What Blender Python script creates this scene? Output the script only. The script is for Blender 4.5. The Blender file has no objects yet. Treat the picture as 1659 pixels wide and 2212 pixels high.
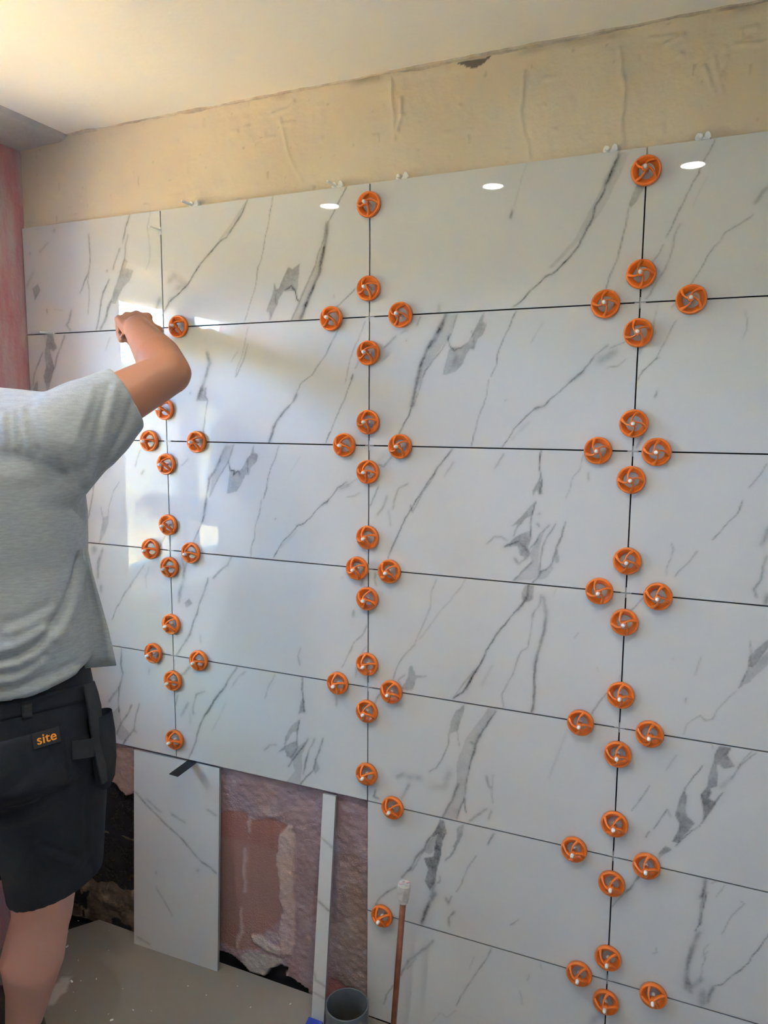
import bpy, bmesh, math, random
import numpy as np
from mathutils import Vector, Matrix
from mathutils.bvhtree import BVHTree

# ------------------------------------------------------------------ camera, sky, sun, exposure
scene = bpy.context.scene
COL = scene.collection
CAM = Vector((0.7353, -1.6250, 1.5804))
FPX = 1590.37                                   # focal length in pixels of the 1659 x 2212 frame
cam_data = bpy.data.cameras.new('camera')
cam_data.sensor_fit = 'VERTICAL'
cam_data.sensor_height = 24.0
cam_data.lens = FPX / 2212.0 * 24.0
cam_data.clip_start = 0.02
cam = bpy.data.objects.new('camera', cam_data)
cam.location = CAM
cam.rotation_euler = (1.445921, -0.006647, 0.404764)
COL.objects.link(cam)
scene.camera = cam

world = bpy.data.worlds.new('sky')
scene.world = world
world.use_nodes = True
wn = world.node_tree
wn.nodes.clear()
sky = wn.nodes.new('ShaderNodeTexSky')
sky.sky_type = 'NISHITA'
sky.sun_disc = False
sky.sun_elevation = math.radians(48)
sky.sun_rotation = math.radians(120)
sky.air_density = 1.0
sky.dust_density = 0.4
sky.ozone_density = 2.5
bg = wn.nodes.new('ShaderNodeBackground')
bg.inputs['Strength'].default_value = 6.0
wo = wn.nodes.new('ShaderNodeOutputWorld')
tint = wn.nodes.new('ShaderNodeMix'); tint.data_type = 'RGBA'; tint.blend_type = 'MULTIPLY'
tint.inputs[0].default_value = 1.0
tint.inputs[7].default_value = (0.75, 0.92, 1.24, 1)
wn.links.new(sky.outputs[0], tint.inputs[6])
wn.links.new(tint.outputs[2], bg.inputs[0])
wn.links.new(bg.outputs[0], wo.inputs[0])

sun_data = bpy.data.lights.new('sun', 'SUN')
sun_data.energy = 310.0
sun_data.angle = math.radians(0.5)
sun_data.color = (1.0, 0.86, 0.62)
sun = bpy.data.objects.new('sun', sun_data)
sun.rotation_euler = Vector((-0.25, 0.55, -0.80)).to_track_quat('-Z', 'Y').to_euler()
COL.objects.link(sun)

WIN_Y0, WIN_Y1, WIN_Z0, WIN_Z1 = -1.46, -0.385, 0.91, 2.11      # opening in the wall beside the man
XL, XR, YB, ZC = -1.11, 1.40, -2.45, 2.359                      # room: side walls, wall behind the camera, ceiling
portal_data = bpy.data.lights.new('window_portal', 'AREA')
portal_data.shape = 'RECTANGLE'
portal_data.size = WIN_Y1 - WIN_Y0
portal_data.size_y = WIN_Z1 - WIN_Z0
portal_data.cycles.is_portal = True
portal = bpy.data.objects.new('window_portal', portal_data)
portal.location = (XL - 0.20, (WIN_Y0 + WIN_Y1) / 2, (WIN_Z0 + WIN_Z1) / 2)
portal.rotation_euler = Vector((1, 0, 0)).to_track_quat('-Z', 'Z').to_euler()
COL.objects.link(portal)

vs = scene.view_settings
vs.view_transform = 'Standard'
vs.look = 'None'
vs.exposure = 1.2
vs.gamma = 1.0
vs.use_curve_mapping = False
scene.cycles.use_denoising = True
scene.cycles.max_bounces = 6
scene.cycles.diffuse_bounces = 4
scene.cycles.use_adaptive_sampling = True
scene.cycles.adaptive_threshold = 0.2
scene.cycles.adaptive_min_samples = 16
scene.cycles.transparent_max_bounces = 12
scene.cycles.sample_clamp_indirect = 8.0

rng = random.Random(7)
nrng = np.random.RandomState(11)

# ------------------------------------------------------------------ helpers
def link(name, me, mat=None, parent=None, label=None, cat=None, group=None, kind=None, loc=None, smooth=False):
    o = bpy.data.objects.new(name, me)
    COL.objects.link(o)
    if mat is not None:
        for m in (mat if isinstance(mat, (list, tuple)) else [mat]):
            me.materials.append(m)
    if parent is not None:
        o.parent = parent
    if loc is not None:
        o.location = loc
    if smooth:
        me.polygons.foreach_set('use_smooth', [True] * len(me.polygons))
    tag(o, label, cat, group, kind)
    return o

def tag(o, label=None, cat=None, group=None, kind=None):
    if label: o['label'] = label
    if cat: o['category'] = cat
    if group: o['group'] = group
    if kind: o['kind'] = kind
    return o

def empty(name, loc=(0, 0, 0), label=None, cat=None, group=None):
    o = bpy.data.objects.new(name, None)
    o.empty_display_size = 0.02
    o.location = loc
    COL.objects.link(o)
    return tag(o, label, cat, group)

def tomesh(bm, name='mesh'):
    me = bpy.data.meshes.new(name)
    bmesh.ops.recalc_face_normals(bm, faces=bm.faces)
    bm.to_mesh(me)
    bm.free()
    return me

def box(bm, x0, x1, y0, y1, z0, z1):
    v = [bm.verts.new(p) for p in ((x0,y0,z0),(x1,y0,z0),(x1,y1,z0),(x0,y1,z0),(x0,y0,z1),(x1,y0,z1),(x1,y1,z1),(x0,y1,z1))]
    for f in ((0,3,2,1),(4,5,6,7),(0,1,5,4),(1,2,6,5),(2,3,7,6),(3,0,4,7)):
        bm.faces.new([v[i] for i in f])
    return v

def boxmesh(x0, x1, y0, y1, z0, z1, bevel=0.0, name='mesh', seg=2):
    bm = bmesh.new()
    box(bm, x0, x1, y0, y1, z0, z1)
    if bevel:
        bmesh.ops.bevel(bm, geom=list(bm.edges), offset=bevel, segments=seg, affect='EDGES', profile=0.5)
    return tomesh(bm, name)

def rings(bm, pts, closed_ends=True, wrap=True):
    """pts: list of lists of equal length; skins consecutive rings"""
    vs_ = [[bm.verts.new(p) for p in ring] for ring in pts]
    n = len(pts[0])
    for a, b in zip(vs_[:-1], vs_[1:]):
        for i in range(n if wrap else n - 1):
            j = (i + 1) % n
            bm.faces.new((a[i], a[j], b[j], b[i]))
    if closed_ends:
        bm.faces.new(vs_[0][::-1]); bm.faces.new(vs_[-1])
    return vs_

def lathe(bm, profile, seg=32, axis='Z', closed=False):
    """profile: (r, h) list; closed joins the last ring to the first"""
    rs = []
    for r, h in profile:
        rs.append([(r*math.cos(2*math.pi*i/seg), r*math.sin(2*math.pi*i/seg), h) for i in range(seg)])
    if closed: 
        v = rings(bm, rs, closed_ends=False)
        n = seg
        for i in range(n):
            j = (i+1) % n
            bm.faces.new((v[-1][i], v[-1][j], v[0][j], v[0][i]))
    else:
        rings(bm, rs, closed_ends=True)

def frame(d):
    d = d.normalized()
    a = Vector((0, 0, 1)) if abs(d.z) < 0.9 else Vector((1, 0, 0))
    u = d.cross(a).normalized()
    return d, u, d.cross(u).normalized()

def capsule(bm, p0, r0, p1, r1, seg=20):
    p0, p1 = Vector(p0), Vector(p1)
    d, u, v = frame(p1 - p0)
    prof = []
    for k in range(1, 6):
        a = math.pi/2 * (1 - k/5)
        prof.append((p0 - d*r0*math.sin(a), r0*math.cos(a)))
    for k in range(0, 5):
        a = math.pi/2 * (k/5)
        prof.append((p1 + d*r1*math.sin(a), r1*math.cos(a)))
    rings(bm, [[c + (u*math.cos(2*math.pi*i/seg) + v*math.sin(2*math.pi*i/seg))*max(r, 1e-4) for i in range(seg)] for c, r in prof])

def chain(bm, pts):
    for (a, ra), (b, rb) in zip(pts[:-1], pts[1:]):
        capsule(bm, a, ra, b, rb)

def ellipsoid(bm, c, ax, ay, az, seg=20, n=12):
    c = Vector(c); ax, ay, az = Vector(ax), Vector(ay), Vector(az)
    rs = []
    for k in range(1, n):
        t = math.pi*k/n
        rs.append([c - az*math.cos(t) + (ax*math.cos(2*math.pi*i/seg) + ay*math.sin(2*math.pi*i/seg))*math.sin(t) for i in range(seg)])
    rings(bm, rs)

def remesh(bm, voxel, smooth=4, factor=0.5):
    """union of overlapping closed shapes as one continuous skin"""
    me = tomesh(bm)
    o = bpy.data.objects.new('tmp', me)
    COL.objects.link(o)
    m = o.modifiers.new('r', 'REMESH'); m.mode = 'VOXEL'; m.voxel_size = voxel
    if smooth:
        s = o.modifiers.new('s', 'SMOOTH'); s.iterations = smooth; s.factor = factor
    dg = bpy.context.evaluated_depsgraph_get()
    out = bpy.data.meshes.new_from_object(o.evaluated_get(dg))
    bpy.data.objects.remove(o)
    bpy.data.meshes.remove(me)
    return out

# value noise in numpy
def vnoise(x, y, seed=0):
    xi, yi = np.floor(x).astype(np.int64), np.floor(y).astype(np.int64)
    fx, fy = x - xi, y - yi
    fx, fy = fx*fx*(3-2*fx), fy*fy*(3-2*fy)
    def h(a, b):
        n = (a*374761393 + b*668265263 + seed*974634777) & 0x7fffffff
        n = ((n ^ (n >> 13)) * 1274126177) & 0x7fffffff
        return ((n ^ (n >> 16)) & 0xffff) / 65535.0
    return (h(xi, yi)*(1-fx) + h(xi+1, yi)*fx)*(1-fy) + (h(xi, yi+1)*(1-fx) + h(xi+1, yi+1)*fx)*fy

def fbm(x, y, octv=4, seed=0, gain=0.5):
    s, a, t = 0, 1.0, 0
    for k in range(octv):
        s = s + a*vnoise(x*2**k + 17.3*k, y*2**k - 9.1*k, seed + k); t += a; a *= gain
    return s/t*2 - 1

def seg_dist(px, py, pts):
    """distance to a polyline and the position along it"""
    best = np.full(px.shape, 1e9); along = np.zeros(px.shape)
    n = len(pts) - 1
    for k in range(n):
        (ax, ay), (bx, by) = pts[k], pts[k+1]
        dx, dy = bx-ax, by-ay
        L2 = dx*dx + dy*dy + 1e-12
        t = np.clip(((px-ax)*dx + (py-ay)*dy)/L2, 0, 1)
        d = np.hypot(px-ax-t*dx, py-ay-t*dy)
        m = d < best
        best = np.where(m, d, best); along = np.where(m, (k+t)/n, along)
    return best, along

def in_poly(px, py, pts):
    ins = np.zeros(px.shape, bool)
    j = len(pts) - 1
    for i in range(len(pts)):
        xi, yi = pts[i]; xj, yj = pts[j]
        c = ((yi > py) != (yj > py)) & (px < (xj-xi)*(py-yi)/((yj-yi) + 1e-12) + xi)
        ins ^= c
        j = i
    return ins

def poly_sd(px, py, pts):
    d, _ = seg_dist(px, py, list(pts) + [pts[0]])
    return np.where(in_poly(px, py, pts), -d, d)

def smooth01(e0, e1, x):
    t = np.clip((x-e0)/(e1-e0), 0, 1)
    return t*t*(3-2*t)

# ------------------------------------------------------------------ materials
def mat(name, col=(0.8, 0.8, 0.8), rough=0.5, spec=0.5, metal=0.0, noise=None, bump=None, coat=0.0):
    """noise: (scale, amount, second colour[, stretch]); bump: (scale, strength, distance)"""
    m = bpy.data.materials.new(name)
    m.use_nodes = True
    nt = m.node_tree
    b = nt.nodes['Principled BSDF']
    b.inputs['Base Color'].default_value = (*col, 1)
    b.inputs['Roughness'].default_value = rough
    b.inputs['Specular IOR Level'].default_value = spec
    b.inputs['Metallic'].default_value = metal
    b.inputs['Coat Weight'].default_value = coat
    tc = None
    if noise or bump:
        tc = nt.nodes.new('ShaderNodeTexCoord')
    if noise:
        mp = nt.nodes.new('ShaderNodeMapping')
        if len(noise) > 3: mp.inputs['Scale'].default_value = noise[3]
        nt.links.new(tc.outputs['Object'], mp.inputs[0])
        n = nt.nodes.new('ShaderNodeTexNoise')
        n.inputs['Scale'].default_value = noise[0]
        n.inputs['Detail'].default_value = 6
        n.inputs['Roughness'].default_value = 0.6
        nt.links.new(mp.outputs[0], n.inputs['Vector'])
        r = nt.nodes.new('ShaderNodeMapRange')
        r.inputs[1].default_value = 0.35; r.inputs[2].default_value = 0.65
        r.inputs[3].default_value = 0.0; r.inputs[4].default_value = noise[1]
        nt.links.new(n.outputs[0], r.inputs[0])
        mx = nt.nodes.new('ShaderNodeMix'); mx.data_type = 'RGBA'
        mx.inputs[6].default_value = (*col, 1); mx.inputs[7].default_value = (*noise[2], 1)
        nt.links.new(r.outputs[0], mx.inputs[0])
        nt.links.new(mx.outputs[2], b.inputs['Base Color'])
    if bump:
        n2 = nt.nodes.new('ShaderNodeTexNoise')
        n2.inputs['Scale'].default_value = bump[0]
        n2.inputs['Detail'].default_value = 5
        nt.links.new(tc.outputs['Object'], n2.inputs['Vector'])
        bp = nt.nodes.new('ShaderNodeBump')
        bp.inputs['Strength'].default_value = bump[1]
        bp.inputs['Distance'].default_value = bump[2]
        nt.links.new(n2.outputs[0], bp.inputs['Height'])
        nt.links.new(bp.outputs[0], b.inputs['Normal'])
    return m

def attr_mat(name, attr, rough=0.8, bump=None, spec=0.3):
    """base colour from a colour attribute laid on the mesh"""
    m = mat(name, rough=rough, bump=bump, spec=spec)
    nt = m.node_tree
    a = nt.nodes.new('ShaderNodeAttribute'); a.attribute_name = attr
    nt.links.new(a.outputs['Color'], nt.nodes['Principled BSDF'].inputs['Base Color'])
    return m

M = {}
def marble_material():
    m = bpy.data.materials.new('glazed_marble')
    m.use_nodes = True
    nt = m.node_tree; N = nt.nodes; Lk = nt.links
    b = N['Principled BSDF']
    a = N.new('ShaderNodeAttribute'); a.attribute_name = 'vein'
    tc = N.new('ShaderNodeTexCoord')
    n1 = N.new('ShaderNodeTexNoise'); n1.inputs['Scale'].default_value = 160; n1.inputs['Detail'].default_value = 6; n1.inputs['Roughness'].default_value = 0.7
    Lk.new(tc.outputs['Object'], n1.inputs['Vector'])
    r = N.new('ShaderNodeMapRange'); r.inputs[1].default_value = 0.25; r.inputs[2].default_value = 0.75; r.inputs[3].default_value = 0.72; r.inputs[4].default_value = 1.3
    Lk.new(n1.outputs[0], r.inputs[0])
    mu = N.new('ShaderNodeMath'); mu.operation = 'MULTIPLY'; mu.use_clamp = True
    Lk.new(a.outputs['Fac'], mu.inputs[0]); Lk.new(r.outputs[0], mu.inputs[1])
    n2 = N.new('ShaderNodeTexNoise'); n2.inputs['Scale'].default_value = 7; n2.inputs['Detail'].default_value = 4
    Lk.new(tc.outputs['Object'], n2.inputs['Vector'])
    base = N.new('ShaderNodeMix'); base.data_type = 'RGBA'
    base.inputs[6].default_value = (0.615, 0.61, 0.60, 1); base.inputs[7].default_value = (0.565, 0.565, 0.56, 1)
    Lk.new(n2.outputs[0], base.inputs[0])
    mx = N.new('ShaderNodeMix'); mx.data_type = 'RGBA'
    Lk.new(mu.outputs[0], mx.inputs[0]); Lk.new(base.outputs[2], mx.inputs[6])
    mx.inputs[7].default_value = (0.035, 0.038, 0.042, 1)
    Lk.new(mx.outputs[2], b.inputs['Base Color'])
    b.inputs['Roughness'].default_value = 0.012
    b.inputs['Specular IOR Level'].default_value = 0.27
    return m
M['marble'] = marble_material()
M['tile_body'] = mat('tile_body', (0.30, 0.30, 0.30), 0.7)
M['joint'] = mat('shaded_adhesive', (0.012, 0.012, 0.014), 0.9)  # adhesive coloured black for the shade deep in the joints
M['orange'] = mat('orange_plastic', (0.80, 0.19, 0.025), 0.28, 0.5)
M['white_plastic'] = mat('white_plastic', (0.88, 0.88, 0.87), 0.35)
M['spacer'] = mat('spacer_plastic', (0.45, 0.45, 0.44), 0.4)
M['ceiling'] = mat('ceiling_paint', (0.93, 0.865, 0.765), 0.75, 0.2, noise=(2.5, 0.6, (0.91, 0.83, 0.72)), bump=(35, 0.12, 0.01))
M['cream_wall'] = mat('cream_wall', (0.72, 0.66, 0.57), 0.8, 0.2, noise=(6, 0.5, (0.66, 0.60, 0.50)), bump=(60, 0.3, 0.004))
M['pink_plaster'] = mat('pink_plaster', (0.56, 0.235, 0.27), 0.85, 0.2, noise=(9, 1.0, (0.55, 0.43, 0.44), (1, 2.5, 0.45)), bump=(50, 0.4, 0.01))
M['shaded_plaster'] = mat('shaded_plaster', (0.50, 0.46, 0.45), 0.9, 0.2, noise=(9, 0.8, (0.58, 0.54, 0.52)), bump=(60, 0.4, 0.01))
M['black'] = mat('black_membrane', (0.01, 0.01, 0.012), 0.6)
M['rear_wall'] = mat('rear_plaster', (0.76, 0.72, 0.66), 0.85, 0.2, noise=(3, 0.8, (0.70, 0.64, 0.57)))
M['pvc_frame'] = mat('pvc_frame', (0.80, 0.81, 0.82), 0.35)
M['grass'] = mat('dry_grass', (0.60, 0.40, 0.13), 0.9, 0.1, noise=(0.8, 0.8, (0.64, 0.45, 0.18)))
M['leaf'] = mat('leaf', (0.24, 0.27, 0.05), 0.6, 0.3, noise=(2.5, 0.9, (0.50, 0.45, 0.13)))
M['bark'] = mat('bark', (0.12, 0.08, 0.05), 0.9)
LAMP_W = 6.0
# veining of every tile, traced in millimetres from its lower corner: line or patch, width, darkness, points
VEINS={
(0,0):[('L',4.9,0.5,[397,303,383,273,369,233]),('L',4.4,0.5,[357,215,346,192,332,164]),('L',4.4,0.5,[317,137,296,107,285,82,277,46,263,5]),('L',4.9,0.4,[388,249,377,220,375,192,360,158]),('B',0.0,0.36,[374,188,383,180,373,164,401,155,387,130,361,111,337,72,318,75,336,112,357,156]),('L',8.3,0.5,[318,75,308,61,300,32,279,7]),('L',3.6,0.22,[465,302,454,264,461,213,458,174,446,154]),('L',3.9,0.5,[249,264,252,211,250,183,244,164,228,138,210,108]),('L',3.3,0.35,[244,164,241,137,244,111,241,82,236,50]),('B',0.0,0.4,[29,131,50,142,57,124,34,98]),('L',8.1,0.35,[123,283,125,284]),('L',6.9,0.2,[64,231,97,253]),('L',10.7,0.2,[5,138,32,174]),('L',5.6,0.4,[81,70,82,61]),('L',6.1,0.4,[173,61,163,29,154,22,167,6]),('L',3.4,0.15,[109,68,140,63]),('L',6.4,0.4,[310,159,311,161]),('L',5.6,0.3,[24,229,26,231]),('L',11.9,0.4,[488,75,468,27,459,20])],
(0,1):[('L',3.9,0.6,[273,302,253,266,237,249,221,231,208,216,188,209,159,185,138,167,117,147,104,133,84,108,54,87,21,65,3,42]),('B',0.0,0.15,[273,302,221,247,184,212,221,228,253,263]),('L',21.5,0.25,[23,119,41,131,62,120,74,109,44,97]),('L',12.9,0.25,[26,75,7,45]),('L',2.2,0.4,[345,304,331,237,317,188,311,154,301,136,290,89,278,57,268,32,257,2]),('L',2.7,0.55,[547,302,528,272,510,244,496,221]),('L',8.5,0.68,[496,218,491,186,482,147,473,111,460,87,442,51,419,2]),('L',3.2,0.4,[493,225,486,189,471,154,462,127,442,95,424,59,409,28,393,0]),('B',0.0,0.2,[486,171,460,127,424,68,393,0,419,2,449,57,475,111,486,153]),('B',0.0,0.4,[417,134,411,75,394,73,381,75,372,73,353,40,333,3,331,22,322,28,338,60,348,88,353,78,361,81,372,106,387,130,398,124]),('L',2.7,0.45,[346,92,351,75,349,57,354,40]),('L',3.7,0.75,[379,77,387,80,396,85,402,76,407,70,409,53,414,48]),('L',3.1,0.45,[569,65,549,48,531,34,503,20]),('L',2.5,0.35,[514,56,514,50])],
(0,2):[('L',3.4,0.62,[553,302,544,276,532,247,523,221,509,199,504,172,491,149,480,123,465,103,448,87,428,68,412,64,394,47,380,37,363,20,343,3]),('L',8.8,0.45,[551,292,542,266,529,244]),('B',0.0,0.18,[570,293,556,255,531,204,505,165,485,140,454,107,426,81,419,82,467,131,497,187,513,219,532,251,554,298]),('B',0.0,0.36,[591,234,605,229,597,210,582,188,577,196]),('L',2.7,0.45,[578,195,573,166,565,126,555,82,545,59,538,28]),('L',4.9,0.45,[337,206,333,192]),('L',2.2,0.13,[364,302,350,254,340,216]),('L',8.3,0.25,[173,19,174,0])],
(0,3):[('L',2.1,0.45,[124,302,115,280,105,263,97,241,82,212,71,186,60,163,52,140,45,126]),('L',1.9,0.4,[38,111,32,95,19,75]),('L',3.4,0.32,[67,147,59,125,55,101,54,85,45,63,33,46,24,25,12,6]),('L',1.7,0.35,[197,152,186,145,177,138,165,131,151,123,143,108,132,98,125,86,110,58,99,38,90,26]),('L',7.1,0.28,[219,201,209,191,200,174]),('L',3.0,0.12,[111,230,95,193,90,179])],
(1,0):[('B',0.0,0.42,[78,300,99,299,102,281,112,262,98,252,84,261,86,242,97,206,87,182,64,129,62,152,54,180,66,207,63,245,73,273]),('L',6.1,0.35,[145,298,133,273,120,253,111,237,100,210,94,196]),('L',4.0,0.42,[55,249,30,210,17,187,10,157]),('B',0.0,0.32,[19,161,29,168,29,132,34,115,13,110,9,138]),('L',4.6,0.3,[64,301,69,294,73,273]),('L',3.6,0.15,[312,285,295,250])],
(1,1):[('L',2.8,0.42,[524,278,506,247,492,220,466,189,452,170,418,148,407,126,399,110,384,93,364,74,345,50,333,20,323,0]),('L',8.2,0.35,[407,122,397,106]),('L',7.6,0.4,[384,93,357,67,341,44,325,0]),('L',2.4,0.3,[597,293,580,260,566,230,556,209,549,175,542,150]),('L',2.8,0.4,[580,205,571,184]),('L',2.8,0.5,[564,170,554,143,542,112,527,87,513,55,498,23,489,2]),('L',4.2,0.4,[564,170,559,159]),('L',2.8,0.3,[267,292,258,253,245,217,229,187,226,169]),('L',3.2,0.35,[266,249,253,213,241,194,228,171]),('L',2.8,0.25,[234,234,215,208]),('L',10.0,0.5,[140,233,147,206,134,172,120,142,107,114]),('B',0.0,0.32,[116,145,135,141,130,124,138,111,102,107]),('L',3.4,0.4,[133,141,132,121,138,111,131,73,121,24]),('L',4.3,0.35,[83,128,85,130])],
(1,2):[('L',8.9,0.72,[189,298,178,272,162,243,145,220,133,194,123,155,117,128,109,96]),('L',3.8,0.55,[109,96,101,69,86,45,71,22]),('L',3.2,0.35,[217,297,202,256,183,223,162,197,142,174,130,139,114,96]),('B',0.0,0.2,[193,298,217,297,198,253,170,212,146,178,126,139,134,182,154,220,178,265]),('B',0.0,0.38,[277,298,277,279,286,273,278,253,266,243,257,221,247,221,232,191,216,173,186,166,199,222,211,226,227,225,247,240,258,265,267,283]),('L',3.2,0.7,[196,249,199,230,211,218,221,224,231,225]),('L',2.8,0.4,[250,260,256,243,255,221]),('L',2.6,0.45,[351,299,339,269,324,241,313,211,310,186,299,160]),('L',2.7,0.38,[292,152,287,115,278,88,268,58,261,31,256,2]),('L',2.7,0.55,[545,219,520,198,509,181,495,167,471,146,454,128,433,110,419,96,397,88,378,70,353,44,342,25,327,2]),('L',15.0,0.3,[560,204,529,188]),('L',7.0,0.3,[499,167,471,146]),('L',2.4,0.3,[586,228,549,212]),('L',2.7,0.3,[584,190,568,176,547,173]),('L',7.5,0.12,[386,59,349,21]),('L',8.1,0.22,[422,96,400,88]),('L',3.3,0.45,[128,297,120,279]),('L',4.3,0.45,[69,256,39,231]),('L',5.9,0.25,[95,268,82,263]),('L',3.4,0.3,[93,245,94,247]),('L',2.9,0.15,[409,273,385,231]),('L',2.7,0.35,[332,106,334,108])],
(1,3):[('L',2.3,0.42,[72,264,58,240,49,218,40,200,37,190,24,177,12,165,3,147]),('L',2.0,0.25,[33,295,31,277,28,261,31,240]),('L',2.4,0.3,[64,295,61,290]),('L',2.2,0.27,[195,279,195,271,200,257,201,245,194,225]),('L',2.4,0.25,[9,212,3,198]),('L',4.1,0.45,[42,125,38,112]),('L',6.3,0.4,[19,37,6,7]),('L',3.4,0.2,[71,31,71,33]),('L',5.1,0.15,[37,188,42,193])],
(2,0):[('L',3.1,0.35,[405,276,391,248,386,230]),('L',6.7,0.3,[414,220,407,211]),('L',2.3,0.3,[325,185,303,159,287,120,278,87]),('B',0.0,0.26,[259,77,280,85,277,59,261,25,240,1,249,35]),('L',2.8,0.35,[253,109,259,77]),('L',3.8,0.42,[231,176,224,141,213,109,204,79,191,58]),('L',3.1,0.45,[482,40,468,16,459,5]),('L',13.9,0.12,[297,231,270,199])],
(2,1):[('L',6.5,0.58,[193,292,172,257,155,226,138,205,131,174,124,142,119,114,113,89]),('L',3.0,0.5,[113,89,100,64,78,26]),('L',3.6,0.3,[218,296,201,255,175,220,150,181,137,157]),('B',0.0,0.2,[198,295,218,296,201,251,167,210,137,163,146,202,172,247]),('B',0.0,0.38,[279,297,279,277,290,272,286,257,268,240,264,220,252,219,235,192,223,176,193,169,204,228,216,232,228,225,248,243,257,260,269,273]),('L',3.2,0.7,[199,250,204,231,216,228,214,218,228,229,234,222]),('L',2.8,0.4,[257,260,260,226]),('L',2.7,0.45,[354,297,342,265,328,239,320,212,316,188,306,161]),('L',2.3,0.38,[300,158,292,117,281,89,277,55,268,30,263,5]),('L',2.5,0.55,[547,214,522,197,511,181,493,164,475,150,457,133,442,115,420,101,405,93,386,72,362,50,351,33,335,6]),('L',6.5,0.3,[493,164,475,150]),('L',14.0,0.3,[550,205,526,194]),('L',2.4,0.25,[578,222,547,205]),('L',3.1,0.25,[582,187,568,177,547,176]),('L',7.5,0.15,[401,77,358,37]),('L',7.5,0.2,[423,101,408,95]),('L',4.3,0.32,[68,256,46,237]),('L',3.5,0.3,[340,109,342,111]),('L',2.6,0.12,[414,270,387,231])],
(2,2):[('L',3.2,0.6,[210,298,193,275,173,249,157,227,139,199,125,179,108,151,94,126,79,93,67,64,52,31]),('L',3.2,0.4,[173,255,161,224,137,192,129,175,113,147,108,163]),('L',4.8,0.2,[213,268,193,236]),('L',4.2,0.42,[61,279,39,253,26,258]),('L',17.1,0.15,[44,282,26,266]),('L',3.9,0.4,[25,206,14,178,5,157]),('L',6.0,0.28,[49,183,36,151,23,134]),('L',4.2,0.3,[103,216,78,201,68,172,64,152]),('L',6.9,0.15,[53,148,58,112]),('L',5.2,0.25,[332,289,312,256]),('L',2.5,0.7,[415,300,412,270,414,252,419,230,416,204]),('B',0.0,0.38,[413,237,419,223,421,205,414,204,410,215,401,200,401,211]),('L',2.6,0.55,[406,185,401,163,396,141,397,115,399,104]),('B',0.0,0.38,[405,185,401,159,396,155,386,151,367,124,360,105,358,108,368,135,355,129,377,154]),('B',0.0,0.38,[397,120,397,100,392,81,398,70,387,62,376,64,368,86,340,79,360,101,378,113]),('L',3.4,0.55,[340,81,357,89,371,94,383,84,391,73]),('L',3.8,0.3,[345,96,333,103,314,102,297,85]),('B',0.0,0.22,[429,128,420,90,417,53,422,23,400,10,359,4,385,31,402,55,398,70,412,97]),('L',3.3,0.5,[436,136,419,116,412,97,394,77]),('L',2.9,0.45,[452,140,440,121,427,91,422,61,420,31]),('L',3.5,0.5,[475,145,466,116,456,89,451,70,446,51,432,35,423,31]),('B',0.0,0.3,[456,86,464,57,455,54,452,63]),('B',0.0,0.25,[423,31,447,46,450,41,433,17,419,12]),('L',3.3,0.6,[422,31,418,19,406,3]),('L',3.7,0.35,[403,52,385,31,363,6]),('L',5.1,0.4,[411,138,415,133]),('L',5.1,0.25,[416,158,417,161]),('L',5.9,0.4,[395,66,373,45,361,56]),('L',2.1,0.25,[506,297,499,262,486,243,480,218,472,198]),('L',4.1,0.3,[517,255,517,239])],
(2,3):[('L',2.5,0.45,[252,286,245,271,235,253,223,235]),('L',2.2,0.45,[214,211,208,195,204,184,189,163,175,144,163,129]),('L',2.1,0.3,[87,114,91,101,86,80,78,60,78,47]),('L',2.0,0.35,[136,101,122,79,109,63,96,45]),('L',9.4,0.45,[268,159,261,148,252,126]),('L',4.7,0.4,[262,101,257,79,255,52,244,32,250,17]),('L',9.5,0.4,[269,22,266,4])],
(3,0):[('L',9.4,0.35,[253,287,234,244,228,201]),('L',10.9,0.35,[241,176,240,160]),('L',17.6,0.35,[223,290,219,279]),('L',4.4,0.32,[404,253,374,215,333,169,298,119,279,80]),('L',3.8,0.2,[423,250,409,223,411,187])],
(3,1):[('L',5.6,0.42,[202,300,190,277,161,255,143,237]),('L',5.3,0.45,[126,233,116,202,98,166,88,140,72,103,62,72,37,38,11,1]),('L',9.6,0.35,[39,284,47,250,43,225,30,189,26,158]),('L',7.2,0.35,[57,276,40,235]),('B',0.0,0.38,[59,172,71,160,52,146,44,158]),('L',8.4,0.15,[95,71,97,51]),('L',5.9,0.2,[533,273,535,275]),('L',4.8,0.3,[598,299,586,257]),('L',5.9,0.4,[567,193,565,179]),('L',3.9,0.35,[604,159,592,135,567,111,555,84,533,42]),('L',3.9,0.2,[601,106,577,67,572,20]),('L',4.2,0.3,[413,77,405,52,412,30])],
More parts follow.
